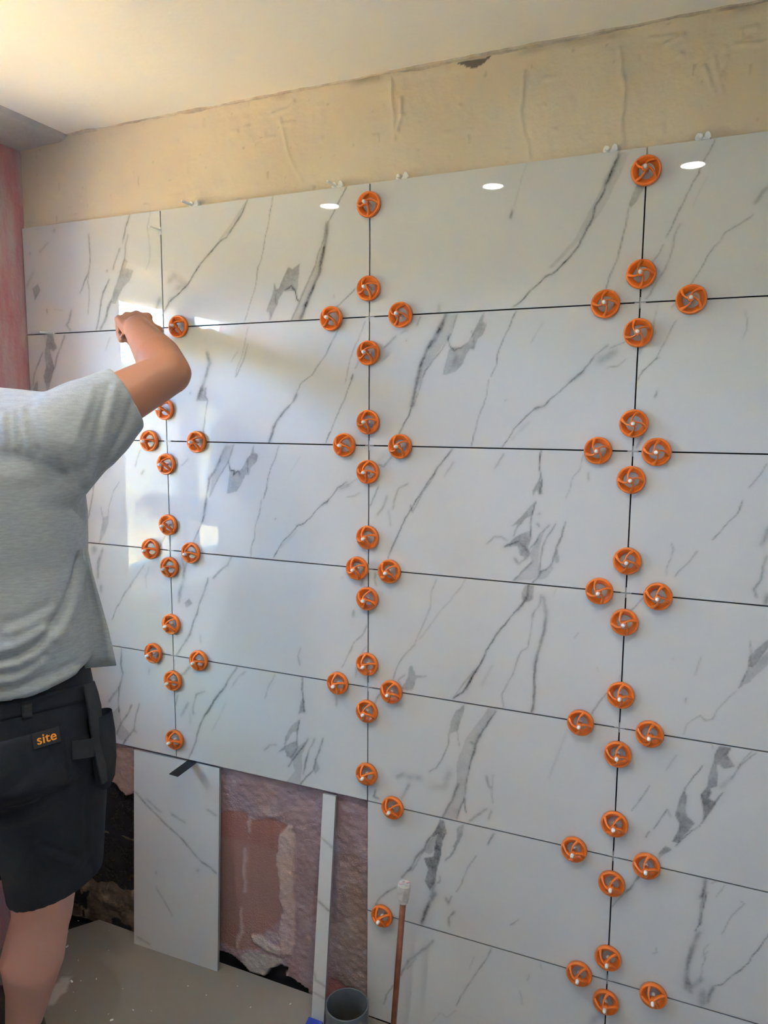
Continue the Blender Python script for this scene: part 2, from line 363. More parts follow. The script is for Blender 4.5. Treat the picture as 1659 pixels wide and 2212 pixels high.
(3,2):[('B',0.0,0.38,[389,297,409,299,406,269,396,261,384,263,382,278]),('L',6.6,0.6,[398,302,395,275,383,252,374,239]),('L',3.4,0.65,[374,239,359,223,341,198,323,172,304,139,290,102,275,76,263,50,248,24,226,7]),('L',6.3,0.4,[282,89,267,63,256,33]),('L',3.2,0.3,[275,84,248,44,228,9]),('L',7.2,0.45,[431,275,438,235,436,201,428,167,421,139,417,119]),('L',3.3,0.65,[420,131,417,100,418,62,416,27,413,4]),('L',5.9,0.35,[417,119,418,74,417,35,415,4]),('L',5.1,0.3,[426,279,421,256,411,240,408,228]),('L',3.3,0.3,[408,224,405,190,399,155,384,142,374,117,367,89,353,60,342,35,346,8]),('L',3.3,0.25,[176,294,167,264,163,224,151,191,135,157,123,125]),('L',2.8,0.22,[248,299,235,275,212,245,188,219,164,180,135,141]),('L',3.4,0.35,[123,125,90,86,77,59,69,33]),('B',0.0,0.34,[117,71,128,50,155,52,153,48,128,44,120,12,90,8,107,43,111,68]),('L',3.4,0.35,[99,46,82,31,92,12]),('L',6.1,0.35,[19,294,17,278,21,264]),('L',4.1,0.42,[580,80,560,51,546,22]),('L',2.0,0.2,[603,120,596,97]),('L',2.8,0.25,[509,203,502,191]),('L',2.8,0.15,[553,131,556,121]),('L',2.9,0.15,[458,297,453,281]),('L',7.8,0.12,[317,102,295,51])],
(3,3):[('L',1.9,0.42,[35,298,21,276,11,264]),('B',0.0,0.45,[285,246,286,235,265,197,250,174,245,175,243,196,257,212]),('B',0.0,0.26,[287,219,285,191,260,162,248,143,240,136,230,128,237,155,248,172,265,194]),('L',1.7,0.4,[244,229,245,197,245,175,240,161,235,139,230,128]),('L',2.1,0.3,[224,119,210,101,200,88,191,72,183,53,171,47,160,55,146,43,134,30,131,9]),('L',3.5,0.2,[154,182,146,143]),('L',3.6,0.3,[132,89,131,81]),('L',2.9,0.2,[101,171,101,172])],
(4,0):[('L',5.2,0.5,[308,297,304,250,309,225,301,192,294,175]),('L',7.9,0.3,[294,175,270,151,252,126]),('L',5.3,0.5,[294,175,289,132,290,101]),('B',0.0,0.25,[291,122,274,104,260,91,272,61,283,14,309,14,330,39,298,65]),('L',5.2,0.45,[340,130,319,95,299,71,277,29]),('L',5.8,0.45,[369,138,355,101,346,58,322,27,302,2]),('L',5.0,0.3,[411,250,408,236]),('L',9.2,0.3,[343,52,353,51])],
(4,1):[('L',5.0,0.5,[215,300,187,260,163,227,146,205,128,177,104,143,85,110,72,67,53,23,41,0]),('L',4.6,0.35,[169,233,140,199,116,155,107,149]),('L',8.3,0.35,[58,278,37,255,19,247]),('L',4.9,0.35,[11,188,1,156]),('L',5.9,0.3,[103,213,76,199,63,162,63,141]),('L',7.2,0.3,[46,169,33,147,21,129]),('L',8.4,0.12,[51,139,53,110]),('L',5.5,0.2,[242,292,215,269,197,242]),('L',4.6,0.12,[174,190,150,141,126,102]),('L',3.7,0.25,[334,296,312,255,301,225]),('L',3.6,0.65,[417,304,416,266,421,235,421,207]),('B',0.0,0.36,[418,244,423,207,405,199,411,224]),('B',0.0,0.32,[408,183,402,152,389,149,368,117,363,97,363,126,384,163]),('L',3.7,0.6,[408,181,400,147,399,113]),('B',0.0,0.38,[399,123,402,104,383,72,368,74,363,92,341,81,363,102]),('L',4.9,0.3,[336,99,315,95,298,78]),('B',0.0,0.24,[430,129,415,88,414,40,409,5,367,1,393,36,388,64,378,71,399,104]),('L',4.2,0.5,[433,134,415,107,394,79,373,46]),('L',4.1,0.45,[453,138,435,101,425,66,419,32]),('L',4.1,0.5,[478,145,466,107,455,77,450,52,430,29,409,3]),('B',0.0,0.3,[455,82,468,58,455,44,448,56]),('L',5.0,0.3,[516,259,518,241])],
(4,2):[('B',0.0,0.36,[253,299,249,275,238,233,230,227,216,219,218,245,233,280]),('L',3.3,0.45,[216,217,215,192,199,153,183,125,167,114]),('L',3.2,0.4,[236,231,243,194]),('B',0.0,0.22,[311,299,330,300,323,279,305,249,290,218,279,188,268,150,257,91,254,50,239,5,202,1,222,43,237,87,236,144,251,191,262,221,289,262]),('L',6.3,0.6,[293,229,282,201,275,176]),('L',3.1,0.55,[330,296,312,266,293,229]),('L',3.6,0.55,[275,176,268,146,264,117,259,84,258,55,262,27]),('L',3.3,0.5,[258,63,246,32,239,3]),('L',5.7,0.4,[241,96,226,52,214,25,202,3]),('L',5.6,0.4,[270,207,278,204]),('L',16.4,0.2,[220,124,205,80,172,73]),('L',17.0,0.25,[142,92,113,86]),('L',10.4,0.4,[100,92,81,81]),('L',7.8,0.3,[113,69,94,27]),('L',6.3,0.35,[311,131,316,108,322,105]),('L',3.9,0.25,[327,138,324,98,327,66]),('L',5.6,0.35,[313,49,294,30,271,7]),('L',5.5,0.3,[325,46,318,24]),('L',6.3,0.4,[22,33,18,15,31,13]),('L',5.3,0.4,[34,292,23,274,16,256]),('L',5.0,0.12,[497,283,480,231,457,157])],
(4,3):[('B',0.0,0.52,[198,297,222,299,217,281,230,260,210,252,199,261,197,250,202,233,200,211,187,204,191,192,186,180,198,174,213,199,202,172,180,130,178,156,170,183,183,207,184,229,191,259,192,279]),('B',0.0,0.5,[138,189,145,171,142,148,147,131,161,119,147,93,133,67,121,66,129,89,132,112,125,128,128,156]),('L',2.3,0.5,[171,249,161,231,148,211,138,189]),('L',2.3,0.5,[180,130,171,114,158,102,144,81,127,59]),('B',0.0,0.48,[106,51,120,48,107,33,97,20,96,31]),('L',2.5,0.3,[270,298,255,280,241,263,228,234]),('L',2.5,0.3,[262,299,249,279,236,257]),('L',9.3,0.18,[230,239,209,209]),('L',2.4,0.5,[107,138,93,110,80,86]),('L',3.7,0.45,[72,77,66,63]),('L',4.8,0.25,[109,134,114,123]),('L',2.0,0.3,[118,264,110,245,99,225]),('L',2.4,0.4,[68,183,58,161,47,140,34,118]),('L',2.6,0.35,[185,301,188,291])],
(5,2):[('B',0.0,0.55,[196,299,206,295,214,266,203,241,200,207,192,172,185,128,173,104,160,126,168,157,157,184,180,194,187,229,191,259,171,241,187,274]),('B',0.0,0.3,[187,258,191,222,171,200,155,204,171,233]),('L',5.9,0.5,[171,241,155,212,134,178,118,144,97,117]),('L',3.4,0.35,[155,208,142,176,122,141]),('L',5.4,0.45,[80,87,58,68,36,44,25,19]),('B',0.0,0.4,[256,299,255,270,244,247,236,229,232,236,243,259,241,283]),('L',3.7,0.5,[236,229,224,209,212,194]),('L',9.4,0.65,[187,99,173,70,163,42,153,4]),('L',8.5,0.4,[185,128,177,88]),('L',5.1,0.35,[197,148,199,136,193,130]),('L',3.9,0.4,[332,293,318,261]),('L',3.2,0.3,[291,226,276,202,265,174,254,143,242,119]),('L',8.4,0.35,[214,94,222,84]),('L',3.3,0.4,[230,103,221,79]),('L',5.9,0.4,[239,64,223,42,224,21]),('L',3.1,0.35,[397,89,379,69])],
(5,3):[('L',4.8,0.5,[58,273,44,247,30,224]),('L',2.7,0.4,[26,220,12,199,2,179]),('L',7.3,0.55,[190,299,189,275,184,257]),('L',6.9,0.4,[189,266,186,239,186,213,185,194]),('L',2.0,0.55,[195,272,192,253,189,228,186,199,176,175]),('L',10.3,0.45,[185,175,178,149,173,129,168,103,164,78,166,54,166,35]),('L',6.3,0.3,[171,51,176,29]),('L',10.4,0.35,[196,69,177,46]),('L',14.6,0.4,[200,37,200,8]),('L',8.2,0.4,[219,55,214,37,211,17]),('L',2.3,0.55,[323,221,300,171,283,135,267,109,251,90,234,65,223,61]),('L',2.0,0.3,[227,295,215,266]),('L',2.7,0.3,[260,269,267,265,260,253,246,233,236,207,229,186]),('L',2.9,0.3,[207,154,198,141,195,121,204,136]),('L',2.9,0.3,[201,123,195,100,194,71]),('L',2.2,0.3,[100,113,102,102,95,97]),('L',2.8,0.3,[222,311,203,295])],
(6,2):[('L',6.8,0.42,[184,271,168,249,139,219,118,195,102,163,95,146]),('L',3.5,0.3,[139,210,114,172]),('L',3.6,0.35,[76,111,59,79,48,49]),('L',2.8,0.45,[333,298,322,264,305,234,290,204,275,174,259,143,248,114]),('L',2.6,0.2,[248,101,224,73,206,80,187,49]),('L',3.3,0.12,[292,263,278,221]),('L',3.8,0.2,[454,294,456,283]),('L',3.8,0.2,[428,259,424,242]),('L',3.9,0.2,[407,210,413,176]),('L',14.3,0.25,[605,226,585,200,576,181])],
}
PROP_VEINS=[('L',4.9,0.5,[6,475,53,440,111,404,161,376,205,344,243,315,275,304,293,294]),('L',6.9,0.3,[47,463,99,432]),('L',6.9,0.4,[135,437,182,420]),('L',6.9,0.3,[260,475,291,465]),('L',5.9,0.25,[82,196,111,165,134,137,140,125]),('L',6.9,0.3,[11,24,58,15]),('L',6.9,0.35,[81,240,83,244]),('L',9.8,0.2,[228,284,230,287])]
STRIP_VEINS=[('L',7.0,0.3,[-2,491,46,468]),('L',6.1,0.45,[1,322,44,301]),('L',6.1,0.4,[3,132,7,114,37,106]),('L',5.2,0.3,[1,81,40,72])]
# ------------------------------------------------------------------ room shell
TH, TW, TL, ZT = 0.303, 0.60611, 0.49864, 2.124        # tile module, cut tile, top edge of the tiling
COLX = [-TW - TL, -TW, 0.0, TW, 2*TW]
YW = 0.018                                              # face of the bare wall behind the tiles

def structure(name, me, m, parent=None, label=None):
    return link(name, me, m, parent, label=label, kind='structure')

# back wall: solid body, rough painted plaster above the tiles, bare plaster below them
wall = structure('wall_back', boxmesh(XL - 0.25, XR, YW + 0.012, 0.25, -0.15, ZC + 0.15), M['joint'],
                 label='back wall half covered in white marble-effect tiles')

def grid_patch(x0, x1, z0, z1, step, fy):
    nx, nz = int(round((x1-x0)/step)) + 1, int(round((z1-z0)/step)) + 1
    X, Z = np.meshgrid(np.linspace(x0, x1, nx), np.linspace(z0, z1, nz))
    Y = fy(X, Z)
    me = bpy.data.meshes.new('patch')
    idx = np.arange(nx*nz).reshape(nz, nx)
    q = np.stack([idx[:-1, :-1], idx[:-1, 1:], idx[1:, 1:], idx[1:, :-1]], -1).reshape(-1, 4)
    me.from_pydata(np.stack([X, Y, Z], -1).reshape(-1, 3).tolist(), [], q.tolist())
    me.update()
    return me, X, Z, Y

def paint(me, rgb):
    a = me.color_attributes.new('tint', 'FLOAT_COLOR', 'POINT')
    buf = np.ones((len(me.vertices), 4), np.float32); buf[:, :3] = np.clip(rgb, 0, 1).reshape(-1, 3)
    a.data.foreach_set('color', buf.ravel())

# rough cream plaster between tiles and ceiling
RUNS = [([(0.045,2.342),(0.052,2.28),(0.058,2.212)],.003), ([(0.351,2.31),(0.345,2.23),(0.356,2.18),(0.366,2.133)],.003),
        ([(0.541,2.321),(0.556,2.24),(0.552,2.18),(0.559,2.117)],.0028), ([(0.72,2.273),(0.736,2.204)],.0025), ([(-0.245,2.30),(-0.225,2.22),(-0.189,2.15)],.003),
        ([(0.70,2.26),(0.72,2.21),(0.74,2.27)],.0025), ([(-0.27,2.315),(-0.22,2.322),(-0.205,2.335)],.004), ([(0.07,2.30),(0.075,2.26),(0.06,2.235)],.004), ([(0.60,2.33),(0.66,2.325),(0.63,2.315)],.004),
        ([(0.755,2.29),(0.80,2.285),(0.86,2.30)],.004)]
def top_relief(X, Z):
    d = 0.0030*fbm(X*9, Z*9, 4, 3) + 0.0014*fbm(X*45, Z*30, 3, 8)
    for k, (pl, h) in enumerate(RUNS):
        dist, _ = seg_dist(X + 0.004*fbm(X*30, Z*30, 2, k), Z, pl)
        d = d + 0.85*h*np.exp(-(dist/0.004)**2)
    bl = vnoise(X*38, Z*38, 21)
    d = d + 0.0022*smooth01(0.86, 0.99, bl)
    near = smooth01(2.325, 2.352, Z)
    d = d + near*(0.004*fbm(X*22, Z*10, 3, 31) + 0.003)
    lip = smooth01(2.150, 2.118, Z)                                   # smear of adhesive above the tile edge
    d = d + lip*0.004*(0.6 + 0.6*fbm(X*12, Z*2, 2, 5))
    return YW - 0.006 - d
me, X, Z, Y = grid_patch(XL, XR, ZT - 0.02, ZC, 0.0032, top_relief)
c = np.array([0.63, 0.535, 0.405]) + 0.05*fbm(X*5, Z*5, 3, 9)[..., None]*np.array([1, 1, .95])
pits = smooth01(0.93, 0.99, vnoise(X*60, Z*60, 77))
c = c*(1 - 0.22*pits[..., None])
top_darkening = smooth01(2.335, 2.357, Z)*smooth01(0.0, 0.6, fbm(X*8, Z*18, 3, 14))  # blotchy darkening towards the ceiling
c = c*(1 - 0.45*top_darkening[..., None])
chipm = (poly_sd(X, Z, [(0.200,2.352),(0.212,2.343),(0.238,2.337),(0.258,2.341),(0.275,2.352)]) + 0.004*fbm(X*50, Z*50, 2, 4)) < 0
c = np.where(chipm[..., None], np.array([0.13, 0.12, 0.11]), c)
paint(me, c)
M['cream_plaster'] = attr_mat('cream_plaster', 'tint', 0.85, (140, 0.25, 0.004))
o = structure('plaster_band', me, M['cream_plaster'], wall, label='rough cream plaster above the tiles'); me.polygons.foreach_set('use_smooth', [True]*len(me.polygons))

# bare pink plaster below the tiling, a knocked-off strip showing black blockwork
RED=[(-0.596,0.426),(-0.448,0.468),(-0.386,0.484),(-0.359,0.459),(-0.309,0.483),(-0.251,0.48),(-0.273,0.43),(-0.274,0.347),(-0.272,0.2),(-0.323,0.13),(-0.338,0.073),(-0.429,0.045),(-0.507,0.052),(-0.609,0.044)]
CREAM1=[(-0.273,0.438),(-0.246,0.481),(-0.229,0.481),(-0.22,0.418),(-0.23,0.358),(-0.227,0.214),(-0.232,0.094),(-0.273,0.076),(-0.277,0.144),(-0.267,0.223),(-0.279,0.345)]
CREAM2=[(-0.37,0.116),(-0.332,0.123),(-0.268,0.104),(-0.282,0.073),(-0.361,0.092)]
DRIPS=[[(-0.384,0.369),(-0.385,0.318),(-0.394,0.238)],[(-0.402,0.18),(-0.408,0.126),(-0.419,0.057)],[(-0.37,0.471),(-0.371,0.427)]]
BOTTOM_RED=[(-0.136,0.065),(-0.093,0.067),(-0.046,0.053),(-0.009,0.012),(0.05,-0.034),(-0.14,-0.034)]
HOLE=[(-0.508,0.017),(-0.478,0.022),(-0.434,0.018),(-0.4,0.008),(-0.377,-0.008),(-0.325,0.0),(-0.306,0.027),(-0.269,0.050),(-0.258,0.048),(-0.265,0.022),(-0.224,0.014),(-0.18,0.0),(-0.18,-0.06),(-0.51,-0.06)]
PALE=[(-0.419,0.03),(-0.387,-0.004),(-0.316,-0.002),(-0.306,0.031),(-0.26,0.068),(-0.315,0.068),(-0.362,0.062)]
BLOCKZONE=[(-1.2,0.50),(-0.969,0.482),(-0.944,0.461),(-0.881,0.469),(-0.845,0.452),(-0.815,0.428),(-0.781,0.455),(-0.70,0.40),(-0.66,0.20),(-0.62,-0.1),(-1.2,-0.1)]
ss = {}
def bare_relief(X, Z):
    wx, wz = X + 0.012*fbm(X*28, Z*28, 3, 41), Z + 0.012*fbm(X*28 + 7, Z*28, 3, 43)
    sm = lambda pl, f=0.006: smooth01(f, -f, poly_sd(wx, wz, pl))
    for k, pl in (('red', RED), ('c1', CREAM1), ('c2', CREAM2), ('br', BOTTOM_RED), ('pale', PALE)): ss[k] = sm(pl)
    ss['hole'] = sm(HOLE, 0.004); ss['block'] = sm(BLOCKZONE, 0.004)
    dr = np.zeros_like(X)
    for pl in DRIPS:
        dist, _ = seg_dist(wx, Z, pl); dr = np.maximum(dr, np.exp(-(dist/0.0055)**2))
    ss['drip'] = dr
    flat = np.clip(ss['red'] + ss['br'], 0, 1)
    rough = 0.0040*fbm(X*75, Z*95, 4, 50, 0.6) + 0.0015*fbm(X*14, Z*14, 3, 51)
    d = rough*(1 - 0.85*flat) - 0.0025*flat + 0.0055*ss['c1'] + 0.005*ss['c2'] + 0.003*dr
    d = d - 0.018*ss['hole'] - 0.024*ss['block']
    return YW - 0.003 - d
me, X, Z, Y = grid_patch(XL, 0.02, -0.05, ZT - 5*TH + 0.03, 0.004, bare_relief)
nz1, nz2 = fbm(X*10, Z*10, 4, 60), fbm(X*40, Z*40, 4, 61)
c = np.array([0.36, 0.245, 0.262]) + nz1[..., None]*np.array([.06, .05, .05]) + nz2[..., None]*.05
warm = smooth01(-0.14, -0.06, X)*smooth01(0.55, 0.3, Z)
c = c + warm[..., None]*np.array([-.02, -.01, -.06])
mixc = lambda c, m, col: c*(1-m[..., None]) + np.array(col)*m[..., None]
streak = fbm(X*60, Z*2, 3, 63)
red = np.array([0.36, 0.165, 0.14]) + streak[..., None]*.03
c = c*(1-ss['red'][..., None]) + red*ss['red'][..., None]
band = ss['red']*smooth01(0.40, 0.38, Z)
c = mixc(c, 0.45*band, [0.36, 0.24, 0.21])
c = mixc(c, ss['br'], [0.34, 0.14, 0.13]); c = mixc(c, ss['drip'], [0.50, 0.36, 0.33])
c = mixc(c, ss['c1'], [0.56, 0.40, 0.36]); c = mixc(c, ss['c2'], [0.58, 0.47, 0.42]); c = mixc(c, ss['pale'], [0.45, 0.40, 0.37])
whites = smooth01(0.3, 0.7, fbm(X*16, Z*30, 4, 71))*(1-ss['red'])
c = mixc(c, 0.45*whites, [0.55, 0.45, 0.47])
c = mixc(c, ss['hole'], [0.03, 0.03, 0.03])
warm2 = smooth01(-0.70, -0.76, X)
c = mixc(c, 0.7*warm2, [0.40, 0.27, 0.22])
c = mixc(c, ss['block'], [0.012, 0.012, 0.012])
paint(me, c)
M['bare_plaster'] = attr_mat('bare_plaster', 'tint', 0.8, (260, 0.6, 0.004))
o = structure('bare_plaster', me, M['bare_plaster'], wall, label='bare pink plaster below the tiles, stained red'); me.polygons.foreach_set('use_smooth', [True]*len(me.polygons))

# bitumen-black blocks in the knocked-off strip, a yellowish mortar bed between the courses
M['block'] = mat('black_block', (0.012, 0.012, 0.012), 0.75, 0.35, noise=(180, 0.9, (0.05, 0.045, 0.04)), bump=(120, 1.0, 0.02))
M['mortar'] = mat('mortar', (0.13, 0.105, 0.06), 0.9, noise=(40, 0.6, (0.08, 0.07, 0.05)), bump=(150, 0.6, 0.01))
def rough_block(x0, x1, z0, z1, seed):
    def f(X, Z):
        e = np.minimum(np.minimum(X-x0, x1-X), np.minimum(Z-z0, z1-Z))
        return YW + 0.012 + 0.010*smooth01(0.006, 0.0, e) - 0.0035*fbm(X*60, Z*60, 4, seed)
    me, _, _, _ = grid_patch(x0, x1, z0, z1, 0.006, f)
    return me
for k, (x0, x1, z0, z1) in enumerate([(XL, -0.905, 0.298, 0.50), (-0.897, -0.64, 0.298, 0.47), (XL, -0.80, 0.10, 0.280), (-0.792, -0.62, 0.10, 0.280)]):
    link('block', rough_block(x0, x1, z0, z1, 80+k), M['block'], wall)
link('mortar_bed', rough_block(XL, -0.62, 0.279, 0.299, 90), M['mortar'], wall)
# crumbling render along the foot of that strip
def crumb(X, Z):
    top = 0.135 - 0.10*(X + 0.94) + 0.025*fbm(X*20, Z*0, 3, 95)
    bulge = smooth01(0.0, 0.04, top - Z)
    return YW + 0.02 - bulge*(0.014 + 0.022*(fbm(X*24, Z*30, 4, 96)*0.5 + 0.5))
me, X, Z, Y = grid_patch(XL, -0.60, -0.02, 0.165, 0.005, crumb)
n = fbm(X*26, Z*26, 4, 97)
c = np.array([0.10, 0.075, 0.05]) + smooth01(-0.1, 0.5, n)[..., None]*np.array([.14, .095, .06])
c = np.where((fbm(X*18, Z*18, 3, 98) > 0.2)[..., None], np.array([0.015, 0.014, 0.013]), c)
paint(me, c)
structure('crumbling_render', me, M['bare_plaster'], wall, label='crumbling brown render at the wall foot')

# side wall with the window, plain walls out of frame, ceiling
bm = bmesh.new()
for b in ((XL-0.36, XL, YB, WIN_Y0, -0.15, ZC), (XL-0.36, XL, WIN_Y1, 0.03, -0.15, ZC), (XL-0.36, XL, WIN_Y0, WIN_Y1, -0.15, WIN_Z0), (XL-0.36, XL, WIN_Y0, WIN_Y1, WIN_Z1, ZC)):
    box(bm, *b)
structure('wall_left', tomesh(bm), M['pink_plaster'], label='pink plastered wall with the window')
structure('wall_right', boxmesh(XR, XR+0.2, YB, 0.25, -0.15, ZC+0.15), M['rear_wall'], label='plastered wall across the room')
structure('wall_rear', boxmesh(XL-0.25, XR+0.2, YB-0.2, YB, -0.15, ZC+0.15), M['rear_wall'], label='plastered wall behind the photographer')
structure('ceiling', boxmesh(XL-0.25, XR+0.2, YB-0.2, 0.25, ZC, ZC+0.15), M['ceiling'], label='cream painted ceiling')
# sloping plaster strip over the window wall, its shade put into the grey
def strip_h(X, Yv):
    t = smooth01(-0.925, -0.945, X)
    return 0
bm = bmesh.new()
NS = 60
rs = []
for i in range(NS+1):
    y = YW - 0.004 - i*(2.3/NS)
    w = 0.012*(vnoise(np.array([y*9.0]), np.array([0.5]), 5)[0]-0.5)
    xe = -0.925 + w
    z1 = ZC - 0.001
    rs.append([(XL, y, z1 + .002), (XL, y, z1 - 0.020), (xe-0.03, y, z1 - 0.013), (xe-0.012, y, z1 - 0.010), (xe, y, z1 + 0.002)])
rings(bm, rs)
structure('trim_1', tomesh(bm), M['shaded_plaster'], label='plaster strip along the ceiling edge, its shade coloured grey')
# torn plaster edge where wall and ceiling meet
bm = bmesh.new()
rs = []
NS = 420
for i in range(NS+1):
    x = -0.93 + i*(XR + 0.93)/NS
    a = float(fbm(np.array([x*14]), np.array([2.0]), 4, 15)[0]); b2 = float(fbm(np.array([x*50]), np.array([7.0]), 3, 16)[0])
    d = 0.007 + 0.006*a + 0.003*b2; hgt = 0.006 + 0.005*a - 0.003*b2
    y0 = YW - 0.008
    rs.append([(x, y0+.01, ZC+.003), (x, y0 - max(d, .001), ZC+.003), (x, y0 - max(d, .001)*.8, ZC - max(hgt*.5, .0008)), (x, y0+.01, ZC - max(hgt, .001))])
rings(bm, rs)
M['torn'] = mat('torn_plaster', (0.62, 0.54, 0.44), 0.9, noise=(30, 0.9, (0.40, 0.33, 0.26)))
structure('trim_2', tomesh(bm), M['torn'], label='torn plaster edge under the ceiling')

# floor slab with a snapped-off corner, dark void under its edge
M['floor'] = None
def floor_material():
    m = mat('grey_screed', (0.27, 0.24, 0.20), 0.55, 0.35, noise=(3.0, 0.55, (0.31, 0.28, 0.24)), bump=(14, 0.08, 0.01))
    nt = m.node_tree; N = nt.nodes; Lk = nt.links
    b = N['Principled BSDF']
    src = b.inputs['Base Color'].links[0].from_socket
    tc = N.new('ShaderNodeTexCoord'); mp = N.new('ShaderNodeMapping'); mp.vector_type = 'TEXTURE'
    mp.inputs['Location'].default_value = (-0.822, -0.262, 0); mp.inputs['Rotation'].default_value = (0, 0, math.radians(-72)); mp.inputs['Scale'].default_value = (0.060, 0.022, 1)
    Lk.new(tc.outputs['Object'], mp.inputs[0])
    ln = N.new('ShaderNodeVectorMath'); ln.operation = 'LENGTH'
    nz = N.new('ShaderNodeTexNoise'); nz.inputs['Scale'].default_value = 45; nz.inputs['Detail'].default_value = 6
    Lk.new(tc.outputs['Object'], nz.inputs['Vector'])
    mul = N.new('ShaderNodeVectorMath'); mul.operation = 'MULTIPLY'; mul.inputs[1].default_value = (1, 1, 0)
    Lk.new(mp.outputs[0], mul.inputs[0]); Lk.new(mul.outputs[0], ln.inputs[0])
    ad = N.new('ShaderNodeMath'); ad.operation = 'MULTIPLY_ADD'; ad.inputs[1].default_value = 1.2
    Lk.new(nz.outputs[0], ad.inputs[0]); Lk.new(ln.outputs['Value'], ad.inputs[2])
    rg = N.new('ShaderNodeMapRange'); rg.inputs[1].default_value = 1.75; rg.inputs[2].default_value = 1.25; rg.inputs[3].default_value = 0; rg.inputs[4].default_value = 0.75
    Lk.new(ad.outputs[0], rg.inputs[0])
    mx = N.new('ShaderNodeMix'); mx.data_type = 'RGBA'; mx.inputs[7].default_value = (0.60, 0.57, 0.52, 1)
    Lk.new(rg.outputs[0], mx.inputs[0]); Lk.new(src, mx.inputs[6]); Lk.new(mx.outputs[2], b.inputs['Base Color'])
    return m
M['floor'] = floor_material()
bm = bmesh.new()
poly = [(XL+0.004, YB), (XR, YB), (XR, 0.0), (0.0, 0.0), (-0.05, 0.006), (-0.935, 0.006), (-1.012, -0.10), (XL+0.004, -0.17)]
top = [bm.verts.new((x, y, 0)) for x, y in poly]; bot = [bm.verts.new((x, y, -0.05)) for x, y in poly]
bm.faces.new(top); bm.faces.new(bot[::-1])
for i in range(len(poly)):
    j = (i+1) % len(poly); bm.faces.new((top[j], top[i], bot[i], bot[j]))
structure('floor', tomesh(bm), M['floor'], label='grey-brown levelled screed floor')
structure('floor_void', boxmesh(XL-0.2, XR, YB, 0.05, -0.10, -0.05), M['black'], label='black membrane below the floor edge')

# ------------------------------------------------------------------ marble tiles
def vein_field(u, v, feats, seed):
    """u, v in mm; darkness of the veining at every point"""
    wx = u + 2.2*fbm(u/26, v/26, 3, seed) + 1.0*fbm(u/7, v/7, 2, seed+5)
    wy = v + 2.2*fbm(u/26 + 50, v/26, 3, seed+1) + 1.0*fbm(u/7 + 50, v/7, 2, seed+6)
    f = np.zeros_like(u)
    for k, (t, w, dk, q) in enumerate(feats):
        pts = list(zip(q[0::2], q[1::2]))
        xs, ys = q[0::2], q[1::2]
        pad = 3*w + 12
        m = (u > min(xs)-pad) & (u < max(xs)+pad) & (v > min(ys)-pad) & (v < max(ys)+pad)
        if not m.any(): continue
        a, b = wx[m], wy[m]
        if t == 'L':
            d, al = seg_dist(a, b, pts)
            mod = 0.75 + 0.5*fbm(a/18, b/18, 3, seed+20+k)
            hw = max(w*0.5, 1.3)*(0.75 + 0.6*(fbm(a/30, b/30, 2, seed+60+k)*0.5 + 0.5))
            ends = smooth01(-0.02, 0.06, al)*smooth01(1.02, 0.94, al)*0.35 + 0.65
            g = dk*1.18*mod*ends*np.exp(-(d/hw)**2)
            if w > 4: g = np.maximum(g, 0.45*dk*mod*np.exp(-(d/(hw*0.35))**2) + 0.6*g)
            g = g + 0.13*dk*np.exp(-(d/(hw*3.0))**2)
        else:
            d = poly_sd(a, b, pts)
            mod = 0.85 + 0.5*fbm(a/24, b/24, 4, seed+20+k)
            g = 1.08*dk*mod*smooth01(2.0, -2.0, d) + 0.30*dk*np.exp(-(d/1.4)**2) + 0.08*dk*np.exp(-(np.maximum(d, 0)/9)**2)
        f[m] = 1 - (1 - f[m])*(1 - np.clip(g, 0, 0.95))
    return np.clip(f*1.05, 0, 1)

def tile_mesh(w, h, feats, seed, step=0.003, thick=0.009, wrap=None):
    """flat tile, origin at its lower front corner, face towards -y"""
    nx, nz = int(round(w/step)) + 1, int(round(h/step)) + 1
    X, Z = np.meshgrid(np.linspace(0, w, nx), np.linspace(0, h, nz))
    e = np.minimum(np.minimum(X, w-X), np.minimum(Z, h-Z))
    Yv = np.zeros_like(X)
    f = vein_field(X*1000, Z*1000, feats, seed) if feats else np.zeros_like(X)
    V = np.stack([X, Yv, Z], -1).reshape(-1, 3)
    idx = np.arange(nx*nz).reshape(nz, nx)
    q = np.stack([idx[:-1, :-1], idx[:-1, 1:], idx[1:, 1:], idx[1:, :-1]], -1).reshape(-1, 4).tolist()
    nfront = len(q)
    n0 = nx*nz
    back = np.array([[0, thick, 0], [w, thick, 0], [w, thick, h], [0, thick, h]])
    V = np.concatenate([V, back])
    b0, b1, b2, b3 = n0, n0+1, n0+2, n0+3
    q.append([b0, b3, b2, b1])
    q.append(list(idx[0, ::-1]) + [b0, b1]); q.append(list(idx[-1, :]) + [b2, b3])
    q.append(list(idx[:, 0]) + [b3, b0]); q.append(list(idx[::-1, -1]) + [b1, b2])
    me = bpy.data.meshes.new('tile')
    me.from_pydata(V.tolist(), [], [[int(i) for i in p] for p in q])
    me.update()
    a = me.attributes.new('vein', 'FLOAT', 'POINT')
    buf = np.zeros(len(V), np.float32); buf[:n0] = f.ravel()
    a.data.foreach_set('value', buf)
    mi = np.zeros(len(me.polygons), np.int32); mi[nfront:] = 1
    me.materials.append(M['marble']); me.materials.append(M['tile_body'])
    me.polygons.foreach_set('material_index', mi)
    return me

